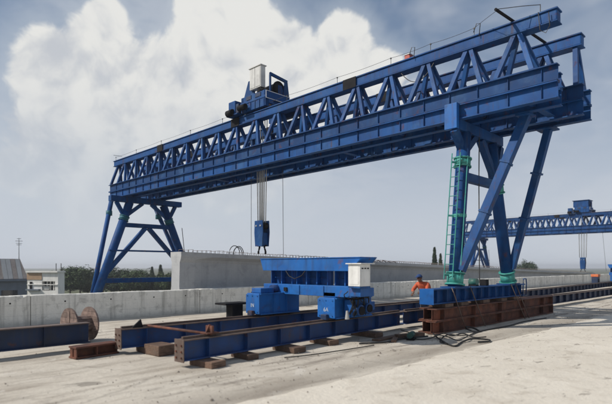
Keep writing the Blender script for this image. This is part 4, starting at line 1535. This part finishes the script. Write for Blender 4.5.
# ------------------------------------------------------------------ trees on the lower ground
leaf = []
for i, (c1, c2) in enumerate((((.030, .050, .022), (.055, .080, .032)), ((.022, .040, .022), (.040, .062, .030)), ((.045, .065, .028), (.07, .09, .038)))):
    leaf.append(surf('foliage', c1, c2, .8, .8, vary=.15, spec=.2))
bark = surf('bark', (.06, .045, .035), (.09, .07, .055), 5, .9)


def crown_mesh(seed, rx, rz, nclump, nleaf, size, cone=False):
    rd = random.Random(seed)
    mb = MB()
    cl = []
    for k in range(nclump):
        while True:
            v = Vector((rd.uniform(-1, 1), rd.uniform(-1, 1), rd.uniform(-1, 1)))
            if .25 < v.length < 1:
                break
        if cone:
            f = rd.random()**.8
            rr = (1-f)*rd.random()**.5
            a = rd.uniform(0, 6.28)
            c = Vector((rx*rr*math.cos(a), rx*rr*math.sin(a), rz*(2*f-1)))
            s_ = rx*.30*(1.1-f)+.10
        else:
            c = Vector((v.x*rx, v.y*rx, v.z*rz))
            s_ = rx*rd.uniform(.22, .42)
        cl.append((c, s_))
    for (c, s_) in cl:
        for j in range(nleaf):
            u = Vector((rd.gauss(0, 1), rd.gauss(0, 1), rd.gauss(0, 1))).normalized()*s_*rd.uniform(.55, 1.05)
            p = c+u
            nrm = (u.normalized()+Vector((rd.uniform(-.7, .7), rd.uniform(-.7, .7), rd.uniform(-.2, .9)))).normalized()
            t1 = nrm.orthogonal().normalized()
            t2 = nrm.cross(t1)
            a = rd.uniform(0, 6.28)
            e1 = (t1*math.cos(a)+t2*math.sin(a))*size*rd.uniform(.6, 1.2)
            e2 = (t2*math.cos(a)-t1*math.sin(a))*size*rd.uniform(.4, .8)
            mb.add([p-e1, p+e2*.6-e1*.2, p+e1, p-e2*.6+e1*.1], [(0, 1, 2, 3)])
    return mb


CR = [crown_mesh(11, 3.0, 2.1, 34, 90, .30).mesh('crown', leaf[0]), crown_mesh(12, 3.6, 2.0, 38, 90, .32).mesh('crown', leaf[1]),
      crown_mesh(13, 2.6, 2.4, 32, 90, .30).mesh('crown', leaf[2]), crown_mesh(14, 1.35, 4.6, 260, 26, .24, True).mesh('crown', leaf[1])]


def trunk_mesh(h, r):
    mb = MB()
    pts = [Vector((0, 0, 0)), Vector((.08, .03, h*.35)), Vector((-.03, .06, h*.7)), Vector((.05, 0, h))]
    for i in range(3):
        mb.tube(pts[i], pts[i+1], r*(1-.22*i), r*(1-.22*(i+1)), 9)
    for k in range(5):
        a = k*1.3
        b = pts[1].lerp(pts[3], .25+.15*k)
        mb.tube(b, b+Vector((math.cos(a)*1.3, math.sin(a)*1.3, 1.0)), r*.4, r*.12, 6)
    return mb.mesh('trunk', bark)


TRM = {}


def tree(x, ytop, t, kind, label, width=1.0):
    base = at_depth(x, t, -6.0)
    ztop = CAMH+(HY-ytop)/FPX*t
    H = ztop+6.0
    o = thing('tree' if kind < 3 else 'conifer_tree', label, 'tree', base, random.uniform(0, 6.28), 'trees beyond the bridge')
    rz = (2.1, 2.0, 2.4, 4.6)[kind]
    sc = 1.0
    half = rz*1.08
    if kind == 3:
        k = (H*.92)/(2*half)
    else:
        k = max(.8, H*.36/half)
    c = place('crown', CR[kind], o, loc=(0, 0, H-half*k))
    c.scale = (k*width, k*width, k)
    key = round(H, 1)
    if key not in TRM:
        TRM[key] = trunk_mesh(H-half*k*.8, .22)
    place('trunk', TRM[key], o)
    return o


spec = [(70, 268, 118, 0, 'rounded tree right beside the white building', 1.1), (80, 269, 125, 1, 'broad dark tree second right of the white building', 1.1),
        (91, 271, 120, 2, 'tree just left of the far crane legs', 1.1), (103, 271, 128, 0, 'tree seen behind the left far crane leg', 1.1),
        (114, 270, 122, 1, 'broad dark tree right of the left far crane leg', 1.1), (124, 272, 126, 2, 'lower paler tree between the far crane legs', 1.0),
        (133, 271, 120, 0, 'round tree in the middle between the far crane legs', 1.1), (143, 272, 124, 1, 'dark tree below the far crane brace', 1.1),
        (152, 266, 130, 3, 'pointed tree rising between the far crane legs, left of two', 1.5), (160.5, 264, 130, 3, 'pointed tree rising between the far crane legs, right of two', 1.6),
        (158, 273, 122, 2, 'low tree at the foot of the two pointed trees', 1.1), (170, 273, 120, 0, 'tree half hidden by the end of the concrete girder', 1.1),
        (181, 274, 122, 1, 'tree hidden behind the concrete girder end', 1.1), (58, 274, 135, 1, 'tree behind the white building', 1.0),
        (434.5, 246, 112, 3, 'tall pointed dark conifer above the concrete girder', .95), (440.5, 252.5, 116, 3, 'shorter pointed conifer beside the tall one above the girder', .95),
        (524, 262.8, 190, 1, 'flat crowned tree above the girder right of the near crane, left half', .75), (531, 263.2, 196, 0, 'flat crowned tree above the girder right of the near crane, right half', .75)]
for s_ in spec:
    tree(*s_)

# ------------------------------------------------------------------ tropical haze
hz = MB().box(-3300, 3300, -3300, 3300, -7.4, 12.5).build('haze', None)
hm = bpy.data.materials.new('haze')
hm.use_nodes = True
hg = NT(hm.node_tree)
ho = hg.n('ShaderNodeOutputMaterial')
hv = hg.n('ShaderNodeVolumePrincipled')
hv.inputs['Color'].default_value = (.86, .89, .95, 1)
hv.inputs['Density'].default_value = .0005
hv.inputs['Anisotropy'].default_value = .2
hg.nt.links.new(hv.outputs[0], ho.inputs['Volume'])
hz.data.materials.append(hm)
hz['kind'] = 'stuff'
tag(hz, 'pale tropical haze lying over the far ground', 'haze')
